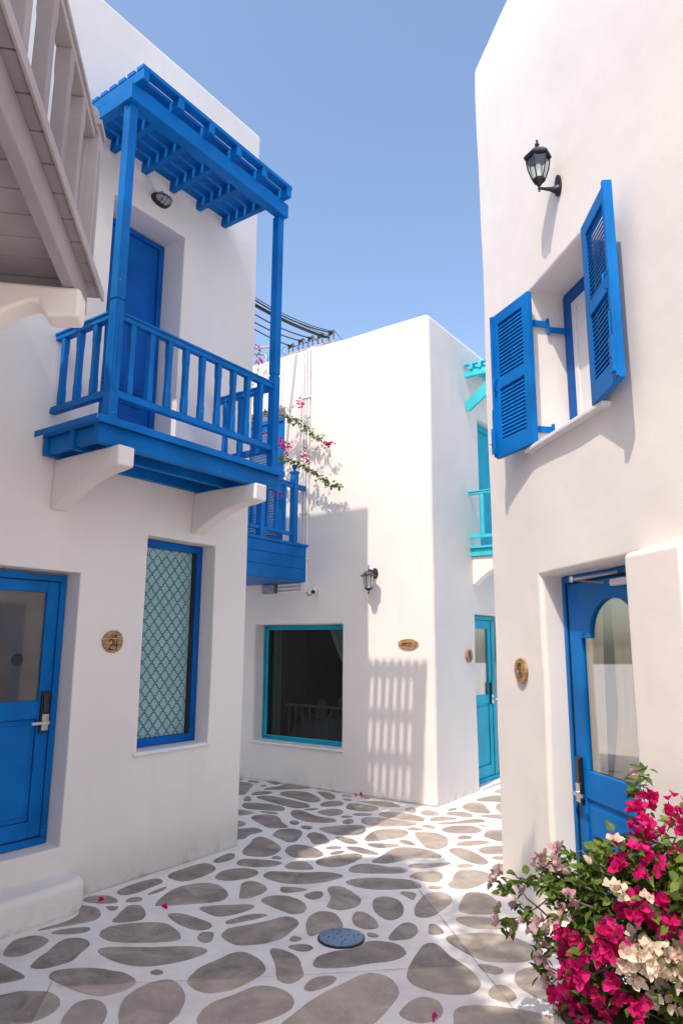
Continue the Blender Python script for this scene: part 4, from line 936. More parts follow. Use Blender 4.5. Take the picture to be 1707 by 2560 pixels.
# louvred shutters hang on cranked iron arms
def shutter(hy, hx, ang, sgn, z0, z1, label):
    """hinge at (hx, hy); leaf runs along +-y turned out by ang; sgn +1 = towards +y"""
    W_ = .445; t = .036; o = MB()
    root = bpy.data.objects.new('shutter', None)
    H_ = z1 - z0; s_ = .075
    zm = H_ * .50; mid = .085
    def B(u0, u1, a, b, c0=-t / 2, c1=t / 2): o.box(c0, c1, min(sgn * u0, sgn * u1), max(sgn * u0, sgn * u1), a, b)
    B(0, s_, 0, H_); B(W_ - s_, W_, 0, H_); B(s_, W_ - s_, 0, .12); B(s_, W_ - s_, H_ - .085, H_); B(s_, W_ - s_, zm - mid / 2, zm + mid / 2)
    me = o.mesh('shutter', smooth=True); me.materials.append(BLUE)
    so = bpy.data.objects.new('shutter', me); S.collection.objects.link(so); so.parent = HR.e; so.location = (hx, hy, z0); so.rotation_euler = (0, 0, sgn * ang)
    so['label'] = label
    md = so.modifiers.new('bevel', 'BEVEL'); md.width = .003; md.segments = 2; md.limit_method = 'ANGLE'; md.harden_normals = True
    sm = bevelled(MB().box(-.024, .024, -(W_ - 2 * s_) / 2 - .002, (W_ - 2 * s_) / 2 + .002, -.0028, .0028), 'louvre_slat', BLUE, .0012)
    for a, b in ((.12, zm - mid / 2), (zm + mid / 2, H_ - .085)):
        n = int((b - a) / .0265)
        for k in range(n): piece('louvre_slat', sm, so, (0, sgn * W_ / 2, a + (k + .5) * (b - a) / n), (0, R(-66), 0))
    # meeting bar, bolt and pull
    st_ = MB(); u = W_ - .012
    st_.box(-t / 2 - .014, -t / 2, min(sgn * (u - .012), sgn * (u + .012)), max(sgn * (u - .012), sgn * (u + .012)), 0.01, H_ - .002); 
    k2 = st_.mesh('meeting_bar'); k2.materials.append(BLUE); piece('meeting_bar', k2, so)
    st_ = MB().box(-t / 2 - .03, -t / 2 - .015, min(sgn * (u - .02), sgn * (u + .02)), max(sgn * (u - .02), sgn * (u + .02)), .03, .22).tube([(-t / 2 - .024, sgn * u, .2), (-t / 2 - .024, sgn * u, .36)], .005, 8)
    k2 = st_.mesh('bolt'); k2.materials.append(BLUE); piece('bolt', k2, so)
    hd = MB().tube([(-t / 2, sgn * (u - .035), zm - .055), (-t / 2 - .028, sgn * (u - .035), zm - .045), (-t / 2 - .03, sgn * (u - .035), zm + .03), (-t / 2 - .002, sgn * (u - .035), zm + .045)], .0055, 8)
    k2 = hd.mesh('pull_handle', smooth=True); k2.materials.append(BLUE); piece('pull_handle', k2, so)
    hk = MB().tube([(-t / 2 - .015, sgn * (u), .10), (-t / 2 - .05, sgn * (u + .015), .102)], .0025, 6); k2 = hk.mesh('hook'); k2.materials.append(BLACK); piece('hook', k2, so)
    return so
shutter(-.955, -.035, R(11.5), 1, 3.035, 4.13, 'far shutter leaf, folded back towards the lane end')
shutter(-1.70, -.035, R(12.5), -1, 3.03, 4.135, 'near shutter leaf, folded back towards the viewer')
# correct the hand of the near leaf's turn is built into sgn*ang
def arm(y_in, y_out, z):
    a = MB()
    a.box(-.03, .12, y_out - .006, y_out + .006, z - .022, z + .022)
    a.tube([(.125, y_out - .004, z + .04), (.125, y_out - .004, z - .075)], .012, 10)
    a.box(.128, .262, y_out - .016, y_out - .004, z - .065, z - .025)
    HR.part('hinge_arm', a, BLUE, WR, bevel=.002)
arm(0, -.885, 3.93); arm(0, -.885, 3.155); arm(0, -1.682, 3.93); arm(0, -1.682, 3.155)

# arched door, room 26
y0d, y1d = -1.945, -.838
D26 = HR.part('door', ring(MB(), y0d, y1d, .034, 2.148, .035, .15, .214, 'x'), BLUE, bevel=.004)
D26['label'] = 'blue door with arched glass beside the room 26 plaque'
HR.part('weather_seal', ring(MB(), y0d + .036, y1d - .036, .07, 2.112, .006, .158, .2, 'x'), RUBBER, D26)
g0, g1, gz0, gzs, gza = -1.76, -1.02, .965, 1.755, 1.985
leaf = MB(); L0, L1 = y0d + .043, y1d - .043
# top part with the arch cut out: one prism outline
outl = [(L0, gz0), (L0, 2.104), (L1, 2.104), (L1, gz0), (g1, gz0), (g1, gzs), (g1 - .11, gzs)]
ac = (g0 + g1) / 2; ar = (g1 - g0) / 2 - .11
outl += [(ac + ar * math.cos(a), gzs + .01 + (gza - gzs - .01) * math.sin(a)) for a in [math.pi * k / 22 for k in range(0, 23)]]
outl += [(g0 + .11, gzs), (g0, gzs), (g0, gz0)]
leaf.prism(outl, 'x', .165, .2)
leaf.box(.165, .2, L0, L1, .80, gz0 - .0005); leaf.box(.165, .2, L0, L0 + .1, .08, .7995); leaf.box(.165, .2, L1 - .1, L1, .08, .7995); leaf.box(.165, .2, L0 + .1005, L1 - .1005, .08, .22)
HR.part('door_leaf', leaf, BLUE, D26, bevel=.005)
pn = MB(); raised_panel(pn, .182, -1, L0 + .101, L1 - .101, .221, .799); HR.part('door_panel', pn, BLUE, D26, bevel=.006)
HR.part('glass_pane', MB().box(.183, .188, g0 - .002, g1 + .002, gz0, gza + .01), GLASSD, D26)
lock_parts(HR, D26, .164, -.935, .895, -1, 1)
cl_ = MB().box(.115, .16, -1.72, -1.47, 2.045, 2.085); HR.part('door_closer', cl_, SILL, D26, bevel=.008)
HR.part('closer_arm', MB().tube([(.12, -1.42, 2.065), (.02, -1.22, 2.10), (.13, -1.55, 2.12)], .008, 8).tube([(.02, -1.22, 2.085), (.02, -1.22, 2.12)], .014, 10), STEEL, D26, smooth=True)
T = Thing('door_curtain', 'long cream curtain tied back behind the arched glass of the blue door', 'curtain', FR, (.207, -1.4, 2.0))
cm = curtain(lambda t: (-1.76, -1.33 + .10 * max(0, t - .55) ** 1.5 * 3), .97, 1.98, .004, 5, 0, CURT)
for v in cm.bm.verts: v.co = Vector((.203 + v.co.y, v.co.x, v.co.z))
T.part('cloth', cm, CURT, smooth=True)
HR.part('dark_backing', MB().box(.2105, .213, -1.78, -1.0, .95, 2.0), DARKROOM, D26)  # dark sheet added for the unlit gap between the curtain panels
cm = curtain(lambda t: (-1.235 + .05 * t, -1.0), .97, 1.98, .004, 3, 0, CURT)  # cream panel added for the bright reflected strip in the glass
for v in cm.bm.verts: v.co = Vector((.201 + v.co.y, v.co.x, v.co.z))
T.part('cloth', cm, CURT, smooth=True)

# ---------------------------------------------------------------- near left house (only its balcony shows)
HG = Thing('near_house', 'house beside the viewer whose grey timber balcony juts into the top left corner', 'house', FR, (-3.2, -2.25, 0))
cell_wall('wall', HG.e, (-3.2, -2.25, 0), ((-5.6, -3.2), (-8, -2.25), (-.02, 6.3)), [((-3.9, -3.0), (-4.75, -3.45), (5.75, 6.5))], .3, WHITE, roof_r=.11, corner_r=.04, hole_r=.04, steps=(.8, .5, .6))  # roof cutout shaped to let sun through to the lane
cell_wall('wall', HG.e, (-3.2, -2.25, 0), ((-5.7, -4.02), (-2.2, -1.45), (-.02, 6.3)), [], .3, WHITE, roof_r=.11, corner_r=.04, hole_r=.04, steps=(.8, .5, .6))  # unseen block added to throw this house's shade further left
# unseen shrubs added on the roof, above the view, to dapple the lane
def crown(label, base, c, rad, n):
    t = Thing('dapple_shrub', label, 'shrub', FR, base); mb = bmesh.new(); random.seed(int(n)); bs = Vector(base)
    for k in range(n):
        while True:
            q = Vector([random.uniform(-1, 1) for _ in range(3)])
            if q.length < 1: break
        p = Vector((c[0] + q.x * rad[0], c[1] + q.y * rad[1], c[2] + q.z * rad[2])) - bs
        A = Matrix.Translation(p) @ Matrix.Rotation(random.uniform(0, 6.283), 4, 'Z') @ Matrix.Rotation(random.uniform(-1, 1), 4, 'X'); L_, W_ = .075, .05
        v = [mb.verts.new(A @ Vector(u)) for u in ((0, 0, 0), (.35 * L_, .5 * W_, .01), (L_, 0, -.01), (.35 * L_, -.5 * W_, .01))]; mb.faces.new(v)
    me = bpy.data.meshes.new('crown'); mb.to_mesh(me); mb.free(); me.materials.append(LEAF)
    o = bpy.data.objects.new('crown', me); S.collection.objects.link(o); o.parent = t.e; o['kind'] = 'stuff'
    t.part('trunk', MB().tube([bs, (bs + Vector(c)) / 2 + Vector((-.05, .04, 0)), Vector(c)], [.03, .02, .008], 8), BARK, smooth=True)
crown('unseen leafy shrub added over the near house roof edge to dapple the lane', (-3.5, -3.7, 5.75), (-3.05, -3.65, 6.5), (.42, .24, .3), 480)
crown('unseen broad loose shrub added over the near house roof to dapple the lane', (-3.5, -4.5, 5.75), (-3.15, -4.25, 6.35), (.45, .5, .4), 420)
crown('unseen small shrub added at the near house roof corner to mottle the sunlight', (-3.45, -2.7, 6.25), (-3.3, -2.62, 6.5), (.35, .25, .22), 160)

gb = MB().box(-2.69, -2.645, -6.2, -2.385, 3.0, 3.118).box(-3.16, -3.11, -6.2, -2.385, 3.0, 3.118)
GB = HG.part('balcony', gb, GREYW, bevel=.006); GB['label'] = 'grey timber balcony seen from below'
for k in range(28):
    y = -2.375 - k * .14
    m_ = MB().box(-3.2, -2.607, y - .0675, y + .0675, 3.12, 3.15); HG.part('deck_board', m_, GREYW, GB, bevel=.004, seg=1)
HG.part('deck_trim', MB().box(-2.606, -2.596, -6.2, -2.305, 3.108, 3.150).box(-2.617, -2.603, -6.2, -2.33, 3.1505, 3.162).box(-2.632, -2.618, -6.2, -2.36, 3.1505, 3.172), GREYB, GB, bevel=.002)
HG.part('bottom_rail', MB().box(-2.73, -2.66, -6.2, -2.395, 3.152, 3.182).box(-2.72, -2.67, -6.2, -2.395, 3.1825, 3.205), GREYB, GB, bevel=.003)
HG.part('end_beam', MB().box(-3.105, -2.695, -2.45, -2.387, 3.0, 3.118), GREYW, GB, bevel=.005)
gbal = baluster_mesh(.60, .055, GREYW)
for y in (-2.60, -2.83, -3.08, -3.32, -3.57, -3.82, -4.07): piece('baluster', gbal, GB, (-2.695 + 3.2, y + 2.25, 3.206))
gh = MB().box(-2.725, -2.665, -6.2, -2.395, 3.806, 3.836).box(-2.735, -2.655, -6.2, -2.395, 3.8365, 3.856); HG.part('handrail', gh, GREYB, GB, bevel=.004)
gp = MB(); newel(gp, -2.70, -2.345, 3.153, 3.87, .095); gp.box(-2.708, -2.692, -2.3975, -2.393, 3.3, 3.78); gp.box(-2.6522, -2.6475, -2.353, -2.337, 3.3, 3.78); HG.part('post', gp, GREYB, GB, smooth=True)
HG.part('handrail', MB().box(-3.19, -2.748, -2.375, -2.315, 3.80, 3.856), GREYB, GB, bevel=.004)
HG.part('bottom_rail', MB().box(-3.19, -2.748, -2.37, -2.32, 3.152, 3.205), GREYB, GB, bevel=.004)
for x in (-2.85, -3.02): piece('baluster', gbal, GB, (x + 3.2, -2.345 + 2.25, 3.206))
gc = MB().prism([(-3.25, 2.998), (-2.62, 2.998), (-2.62, 2.885), (-2.735, 2.875), (-2.765, 2.93), (-2.80, 2.925), (-2.86, 2.895), (-2.92, 2.85), (-3.0, 2.78), (-3.1, 2.68), (-3.25, 2.58)], 'y', -2.63, -2.515)
HG.part('corbel', gc, WHITE, bevel=.016, seg=3)
gc = corbel(MB(), -4.1, -3.95, 2.998, .52, side=1)
for v in gc.bm.verts: v.co.x = -3.2 + v.co.x
HG.part('corbel', gc, WHITE, bevel=.016, seg=3)

# ---------------------------------------------------------------- wall lanterns
def frustum_ribs(mb, n, prof, r, rot):
    for k in range(n):
        a = 2 * math.pi * k / n + rot
        mb.tube([(q * math.cos(a), q * math.sin(a), z) for q, z in prof], r, 6)
def lantern_low(fr, base, rot, label):
    """hexagonal bowed lantern carried from below; local -y points out of the wall"""
    t = local_thing('wall_lantern', label, 'lantern', fr, base, rot, 'wall lanterns'); cx = -.135
    pt = lambda name, mb, m, **k: t.part(name, mb, m, **k)
    def sh(mb):
        for v in mb.bm.verts: v.co += Vector((0, cx, 0))
        return mb
    pt('cap', sh(MB().lathe([(.0, .092), (.088, .092), (.091, .10), (.086, .112), (.045, .150), (.018, .168), (.0, .17)], 6, rot=R(15))), BLACK)
    pt('finial', sh(MB().lathe([(0, .168), (.014, .168), (.008, .18), (.016, .192), (.01, .205), (.006, .215), (.009, .224), (0, .232)], 12)), BLACK, smooth=True)
    prof = [(.074, .092), (.074, .06), (.066, .01), (.050, -.04), (.040, -.062)]
    rb = MB(); frustum_ribs(rb, 6, prof, .0042, R(15)); pt('ribs', sh(rb), BLACK)
    pt('glass', sh(MB().lathe([(r_ - .003, z) for r_, z in prof], 6, rot=R(15))), GLASSL)
    pt('base_cup', sh(MB().lathe([(.0, -.112), (.012, -.108), (.020, -.095), (.040, -.075), (.045, -.062), (.0, -.060)], 6, rot=R(15))), BLACK)
    pt('bulb', sh(MB().lathe([(0, -.058), (.017, -.055), (.019, .03), (.012, .048), (0, .052)], 14)), BULB, smooth=True)
    pt('drop', sh(MB().lathe([(0, -.152), (.008, -.147), (.005, -.138), (.011, -.128), (.007, -.116), (.0, -.11)], 12)), BLACK, smooth=True)
    pt('arm', MB().tube([(0, cx, -.125), (0, -.10, -.124), (0, -.06, -.122), (0, -.025, -.12), (0, -.012, -.118)], [.009, .010, .014, .024, .034], 12), BLACK, smooth=True)
    pl_ = MB().lathe([(0, -.002), (.040, -.002), (.040, .010), (.03, .014), (.0, .016)], 24, axis='y')
    for v in pl_.bm.verts: v.co = Vector((v.co.x, -v.co.y, v.co.z * 1.9 - .09))
    pt('wall_plate', pl_, BLACK, smooth=True)
    return t
lantern_low(FR, (0, -1.375, 4.745), R(-90), 'large black hexagonal lantern high on the sunlit right wall above the shutters')
def lantern_top(fr, base, rot, label):
    t = local_thing('wall_lantern', label, 'lantern', fr, base, rot, 'wall lanterns'); cx = -.15
    def sh(mb):
        for v in mb.bm.verts: v.co += Vector((0, cx, 0))
        return mb
    t.part('roof', sh(MB().lathe([(0, .078), (.012, .074), (.048, .058), (.07, .03), (.105, .012), (.103, .006), (.06, .012), (0, .015)], 6, rot=R(30))), BLACK)
    rb = MB(); pr_ = [(.066, .012), (.043, -.135)]; frustum_ribs(rb, 6, pr_, .004, R(30)); t.part('ribs', sh(rb), BLACK)
    t.part('glass', sh(MB().lathe([(.063, .01), (.041, -.133)], 6, rot=R(30))), GLASSL)
    t.part('bulb', sh(MB().lathe([(0, -.10), (.016, -.09), (.02, -.03), (.012, .0), (0, .005)], 14)), BULB, smooth=True)
    t.part('base_cup', sh(MB().lathe([(0, -.165), (.02, -.162), (.032, -.15), (.047, -.142), (.047, -.134), (0, -.132)], 6, rot=R(30))), BLACK)
    t.part('drop', sh(MB().lathe([(0, -.215), (.006, -.20), (.01, -.185), (.005, -.172), (.006, -.16), (0, -.16)], 10)), BLACK, smooth=True)
    t.part('arm', MB().tube([(0, cx, .105), (0, cx, .085), (0, cx + .03, .082), (0, -.05, .07), (0, -.015, .06)], [.007, .008, .012, .02, .032], 12).tube([(0, cx, .07), (0, cx, .14)], .006, 8), BLACK, smooth=True)
    pl_ = MB().lathe([(0, -.002), (.042, -.002), (.042, .012), (.03, .02), (0, .022)], 24, axis='y')
    for v in pl_.bm.verts: v.co = Vector((v.co.x, -v.co.y, v.co.z * 1.5 + .055))
    t.part('wall_plate', pl_, BLACK, smooth=True)
    return t
lantern_top(FM, (-.775, 0, 2.505), 0, 'smaller black lantern on the middle house at the edge of the shadow')
# bulkhead lamp above the balcony door
t = local_thing('bulkhead_lamp', 'oval caged bulkhead lamp on the wall above the upper blue door', 'lamp', FA, (0, -1.24, 5.475), R(90))
def oval(mb, sx, sz):
    for v in mb.bm.verts: v.co = Vector((v.co.x * sx, -v.co.y, v.co.z * sz))
    return mb
t.part('backplate', oval(MB().lathe([(0, -.002), (1, -.002), (1, .035), (.9, .045), (0, .046)], 32, axis='y'), .094, .054), BLACK, smooth=True)
t.part('diffuser', oval(MB().lathe([(0, .045), (.82, .045), (.78, .075), (.5, .10), (0, .108)], 32, axis='y'), .094, .054), mat('ribbed_glass', (.30, .31, .33), .25, spec=.8), smooth=True)
cg = MB()
for xx in (-.04, 0, .04): cg.tube([(xx, -.04, -.049), (xx, -.09, -.036), (xx, -.115, 0), (xx, -.09, .036), (xx, -.04, .049)], .003, 6)
cg.tube([(-.09, -.045, 0), (-.066, -.10, 0), (0, -.118, 0), (.066, -.10, 0), (.09, -.045, 0)], .003, 6)
t.part('cage', cg, BLACK, smooth=True)

# ---------------------------------------------------------------- wooden room plaques
def plaque(fr, base, rot, rx, rz, label, lines, th=.016):
    t = local_thing('room_sign', label, 'sign', fr, base, rot, 'wooden room signs')
    b = MB(); seg = 40; pts = []
    for k in range(seg):
        a = 2 * math.pi * k / seg; wv = 1 + .02 * math.sin(3 * a + base[1]); pts.append((rx * wv * math.cos(a), rz * wv * math.sin(a)))
    b.prism(pts, 'y', -th, .002); t.part('board', b, WOOD, bevel=.003)
    nl = 5 if rz > .06 else 4                                     # plank seams burnt into the face
    for k in range(nl):
        z = -rz * .74 + k * rz * 1.48 / (nl - 1); x = rx * math.sqrt(max(0, 1 - (z / rz) ** 2)) * .94
        t.part('seam', MB().box(-x, x, -th - .0006, -th + .001, z - .0006, z + .0006), INK)
    for j, (txt, cx, cz, h, wd, sq) in enumerate(lines):
        m_ = lettering(txt, cx, cz, h, wd, .0014, sq)
        for v in m_.bm.verts: v.co.y -= th - .0002
        t.part('lettering', m_, INK)
plaque(FA, (0, -1.42, 1.72), R(90), .089, .082, 'round plank sign with room 24 beside the left blue door', [('room', .004, .044, .026, .0032, 1), ('24', .0, -.02, .072, .0075, 1.0)])
plaque(FR, (0, -.495, 1.54), R(-90), .092, .084, 'round plank sign with room 26 on the right house', [('room', -.006, .044, .028, .0035, 1), ('26', 0, -.012, .076, .007, .85)])
plaque(FM, (0, .888, 1.59), R(90), .09, .08, 'round plank sign with room 30 beside the turquoise door', [('room', .004, .042, .028, .0035, 1), ('30', 0, -.014, .076, .007, .85)])
plaque(FM, (-.328, 0, 1.722), 0, .132, .060, 'oval plank sign with an arrow on the corner of the middle house', [('Room No 30-39', -.018, .002, .036, .0034, .54), ('>', .105, .002, .036, .0035, .9)])

# ---------------------------------------------------------------- pipes, camera, boxes on the middle house
t = Thing('conduit_bundle', 'white conduits running down the middle house from its roof edge', 'pipes', FM, (-1.84, 0, 2.45))
for k, (x, z1_) in enumerate(((-1.905, 5.60), (-1.862, 5.74), (-1.815, 5.75))):
    pp = [(x, -.022, 2.50), (x, -.022, z1_ - .10)] + [(x, -.022 + .12 * (1 - math.cos(a)), z1_ - .10 + .1 * math.sin(a)) for a in [R(d_) for d_ in range(15, 91, 15)]] + [(x + .12, .6, z1_ + .01)]
    t.part('pipe', MB().tube(pp, .0185 if k else .013, 12), PIPE, smooth=True)
for z in (5.0, 4.2, 3.4, 2.8):
    t.part('pipe_clip', MB().box(-1.93, -1.79, -.048, -.001, z - .008, z + .008), PIPE, bevel=.002)
for k, z in enumerate((2.39, 2.435, 2.48)):
    t.part('pipe', MB().tube([(-2.29, -.02, z - .004), (-2.2, -.02, z), (-1.885, -.02, z + .004)], .014, 10), PIPE, smooth=True)
t.part('junction_box', MB().box(-1.888, -1.785, -.055, 0, 2.368, 2.5), PIPE, bevel=.006)
t = Thing('electric_box', 'dark grey box on the wall under the blue boarded balcony', 'box', FM, (-2.43, 0, 2.45))
t.part('case', MB().box(-2.54, -2.31, -.06, 0, 2.37, 2.497), METALG, bevel=.006)
t.part('cover', MB().box(-2.53, -2.32, -.068, -.0605, 2.38, 2.487), METALG, bevel=.003)
t = Thing('security_camera', 'small white security camera with a black lens below the conduits', 'camera', FM, (-1.70, 0, 2.36))
t.part('mount', MB().lathe([(0, 0), (.04, 0), (.038, -.02), (0, -.024)], 24, (-1.655, 0, 2.40), axis='y'), PIPE, smooth=True)
dv = Vector((.03, -.088, -.038)); c0 = Vector((-1.655, -.03, 2.40)); c1 = c0 + dv
t.part('housing', MB().tube([c0, c0 + dv * .2, c0 + dv * .9, c1], [.02, .036, .038, .034], 20), PIPE, smooth=True)
t.part('lens', MB().tube([c1 - dv * .02, c1 + dv * .06], [.026, .024], 20), BLACKP, smooth=True)
t.part('wire', MB().tube([(-1.80, -.03, 2.37), (-1.78, -.035, 2.335), (-1.74, -.04, 2.325), (-1.70, -.05, 2.35)], .006, 8), CABLE, smooth=True)

# insulator rack on the roof and the lines that leave it
t = Thing('insulator_rack', 'iron rack of brown spool insulators on the roof edge of the middle house', 'rack', FM, (-2.2, .7, 5.68))
t.part('ledge', MB().box(-2.74, -1.85, .56, .85, 5.60, 6.068), CONC, bevel=.01)
spools = [(-2.676, 6.19), (-2.48, 6.222), (-2.297, 6.219), (-2.117, 6.212), (-1.911, 6.205)]
for x, z in spools:
    t.part('spool', MB().lathe([(0, -.03), (.03, -.03), (.032, -.02), (.016, -.006), (.016, .006), (.032, .02), (.03, .03), (0, .03)], 16, (x, .60, z), axis='x'), CERAM, smooth=True)
    for s_ in (-1, 1): t.part('bracket', MB().box(x + s_ * .042 - .004, x + s_ * .042 + .004, 0.585, .615, 6.091, z + .045), METALG, bevel=.001)
    t.part('stay', MB().tube([(x + .05, .602, z + .02), (x + .14, .68, 6.09)], .005, 6), BLACK)
t.part('cross_bar', MB().tube([(-2.70, .602, 6.17), (-1.88, .602, 6.18)], .005, 8), BLACK)
ends = [(.2, -2.68, 6.149), (.42, -2.476, 6.109), (.64, -2.267, 6.078), (.82, -2.104, 6.082), (1.04, -1.894, 5.998), (1.06, -1.877, 6.023), (.84, -2.085, 6.09), (.98, -1.95, 6.05)]
stt = [(-2.676, .585, 6.19), (-2.48, .585, 6.222), (-2.297, .585, 6.219), (-2.00, .58, 6.15), (-1.911, .585, 6.205), (-1.88, .585, 6.215), (-1.95, .60, 6.14), (-1.92, .6, 6.16)]
rad = [.009, .009, .009, .016, .010, .006, .012, .004]
desc = ['lowest black line leaving the leftmost spool', 'black line second from the bottom', 'black line third from the bottom', 'thickest black line in the middle of the group', 'black line leaving the rightmost spool', 'topmost thin line above the others', 'thick black line just above the thickest one', 'very thin line second from the top']
for (n_, x_, z_), s0, r_, d_ in zip(ends, stt, rad, desc):
    a = Vector(s0); m_ = Vector((x_, -n_, z_)); yE = -2.39; tE = (s0[1] - yE) / (s0[1] + n_)
    # parabola through start and crossing point, rising again to the end wall of the left house
    zE = z_ + (tE - 1) * .18 + .05; pp = []
    for k in range(25):
        u_ = k / 24 * tE; L1_ = (u_ - 1) * (u_ - tE) / ((0 - 1) * (0 - tE)); L2_ = u_ * (u_ - tE) / (1 * (1 - tE)); L3_ = u_ * (u_ - 1) / (tE * (tE - 1))
        pp.append(Vector((a.x + (m_.x - a.x) * u_, a.y + (m_.y - a.y) * u_, a.z * L1_ + m_.z * L2_ + zE * L3_)))
    c = Thing('power_line', d_ + ' from the roof rack', 'cable', FM, tuple(a), 'power lines'); c.part('wire', MB().tube(pp, r_, 6), CABLE, smooth=True)
c = Thing('power_line', 'loose loop of thin wire hanging at the left end of the rack', 'cable', FM, (-2.69, .58, 6.20), 'power lines')
c.part('wire', MB().tube([(-2.69, .58, 6.20), (-2.76, .56, 6.19), (-2.81, .54, 6.14), (-2.80, .54, 6.09), (-2.76, .54, 6.06), (-2.72, .56, 6.04)], .004, 6), CABLE, smooth=True)
c = Thing('roof_pipe', 'pale pipe end sticking out beside the blue post above the roof', 'pipe', FM, (-3.0, .2, 6.1)); c.part('tube', MB().tube([(-3.35, -.6, 6.02), (-3.05, .2, 6.10), (-2.82, .5, 6.19)], .022, 12), GREYB, smooth=True)
c = Thing('roof_pipe', 'dark bent pipe on the roof corner beside the blue post', 'pipe', FM, (-2.8, .2, 5.68)); c.part('tube', MB().tube([(-2.80, .2, 5.64), (-2.80, .2, 5.90), (-2.84, .2, 5.95), (-3.2, .2, 6.06)], .022, 12), METALG, smooth=True)

# ---------------------------------------------------------------- drain cover
t = Thing('drain_cover', 'round blue-grey drain cover with small holes in the stone floor', 'drain cover', FW, (.015, 4.512, 0))
DC = painted('cover_paint', (.16, .26, .38), .4)
bmd = MB().lathe([(0, .006), (.128, .006), (.130, .008), (.130, .0125), (.128, .0135), (0, .0135)], 48, (.015, 4.512, 0)); t.part('lid', bmd, DC, smooth=True)
t.part('rim', MB().lathe([(.131, -.002), (.139, -.002), (.139, .009), (.131, .009)], 48, (.015, 4.512, 0)), BLACK, smooth=True)
hm = MB().lathe([(0, 0), (.0052, 0), (.0052, .0012), (0, .0012)], 10).mesh('drain_hole'); hm.materials.append(RUBBER)
for r_, n_, o_ in ((.0, 1, 0), (.048, 4, .5), (.075, 4, 0.1), (.105, 7, .25)):
    for k in range(n_): a = 2 * math.pi * k / n_ + o_; piece('drain_hole', hm, t.e, (r_ * math.cos(a), r_ * math.sin(a), .0136))

# ---------------------------------------------------------------- bougainvillea
def leaf_geo(bm, M, L_=.045, W_=.03):
    """heart-shaped leaf, folded along its midrib and drooping at the tip"""
    pts = [(0, 0, 0), (.25, .5, .10), (.55, .46, .12), (.85, .2, .03), (1.08, 0, -.12), (.85, -.2, .03), (.55, -.46, .12), (.25, -.5, .10)]
    v = [bm.verts.new(M @ Vector((x * L_, y * W_, z * L_))) for x, y, z in pts]; c = bm.verts.new(M @ Vector((.5 * L_, 0, -.03 * L_)))
    f = []
    for i in range(8):
        try: f.append(bm.faces.new((v[i], v[(i + 1) % 8], c)))
        except ValueError: pass
    return f
def bract_geo(bm, M, s=.03):
    """papery flower: three pointed bracts cupped round the middle"""
    for k in range(3):
        A = M @ Matrix.Rotation(2 * math.pi * k / 3 + random.uniform(-.3, .3), 4, 'Z') @ Matrix.Rotation(R(random.uniform(-62, -28)), 4, 'Y')
        q = s * random.uniform(.85, 1.15)
        j = lambda: random.uniform(-.05, .05)
        P = [(0, 0, 0), (.22, .30, .09 + j()), (.50, .45, .14 + j()), (.82, .36, .05 + j()), (1.02, .15, -.06 + j()), (1.14, 0, -.16), (1.02, -.15, -.06 + j()), (.82, -.36, .05 + j()), (.50, -.45, .14 + j()), (.22, -.30, .09 + j())]
        v = [bm.verts.new(A @ Vector((x * q, y * q, z * q))) for x, y, z in P]; m1 = bm.verts.new(A @ Vector((.35 * q, 0, -.07 * q))); m2 = bm.verts.new(A @ Vector((.78 * q, 0, -.10 * q)))
        for a, b, c in ((v[0], v[1], m1), (v[1], v[2], m1), (v[2], m2, m1), (v[2], v[3], m2), (v[3], v[4], m2), (v[4], v[5], m2), (v[5], v[6], m2), (v[6], v[7], m2), (v[7], v[8], m2), (v[8], m1, m2), (v[8], v[9], m1), (v[9], v[0], m1)): bm.faces.new((a, b, c))
        st = [bm.verts.new(M @ Vector((random.uniform(-.003, .003), random.uniform(-.003, .003), s * .45))), bm.verts.new(M @ Vector((.003, 0, 0))), bm.verts.new(M @ Vector((-.003, .002, 0)))]; bm.faces.new(st)
def rnd_mat(p, tilt=1.3, s=1):
    return Matrix.Translation(p) @ Matrix.Rotation(random.uniform(0, 6.283), 4, 'Z') @ Matrix.Rotation(random.uniform(-tilt, tilt), 4, 'Y') @ Matrix.Rotation(random.uniform(-tilt, tilt), 4, 'X') @ Matrix.Scale(s, 4)
def mk(fn, name, material, n=4, **kw):
    out = []
    for k in range(n):
        bm = bmesh.new(); fn(bm, Matrix.Identity(4), **kw)
        me = bpy.data.meshes.new(name); bm.to_mesh(me); bm.free(); me.materials.append(material); me.polygons.foreach_set('use_smooth', [True] * len(me.polygons)); out.append(me)
    return out
random.seed(5)
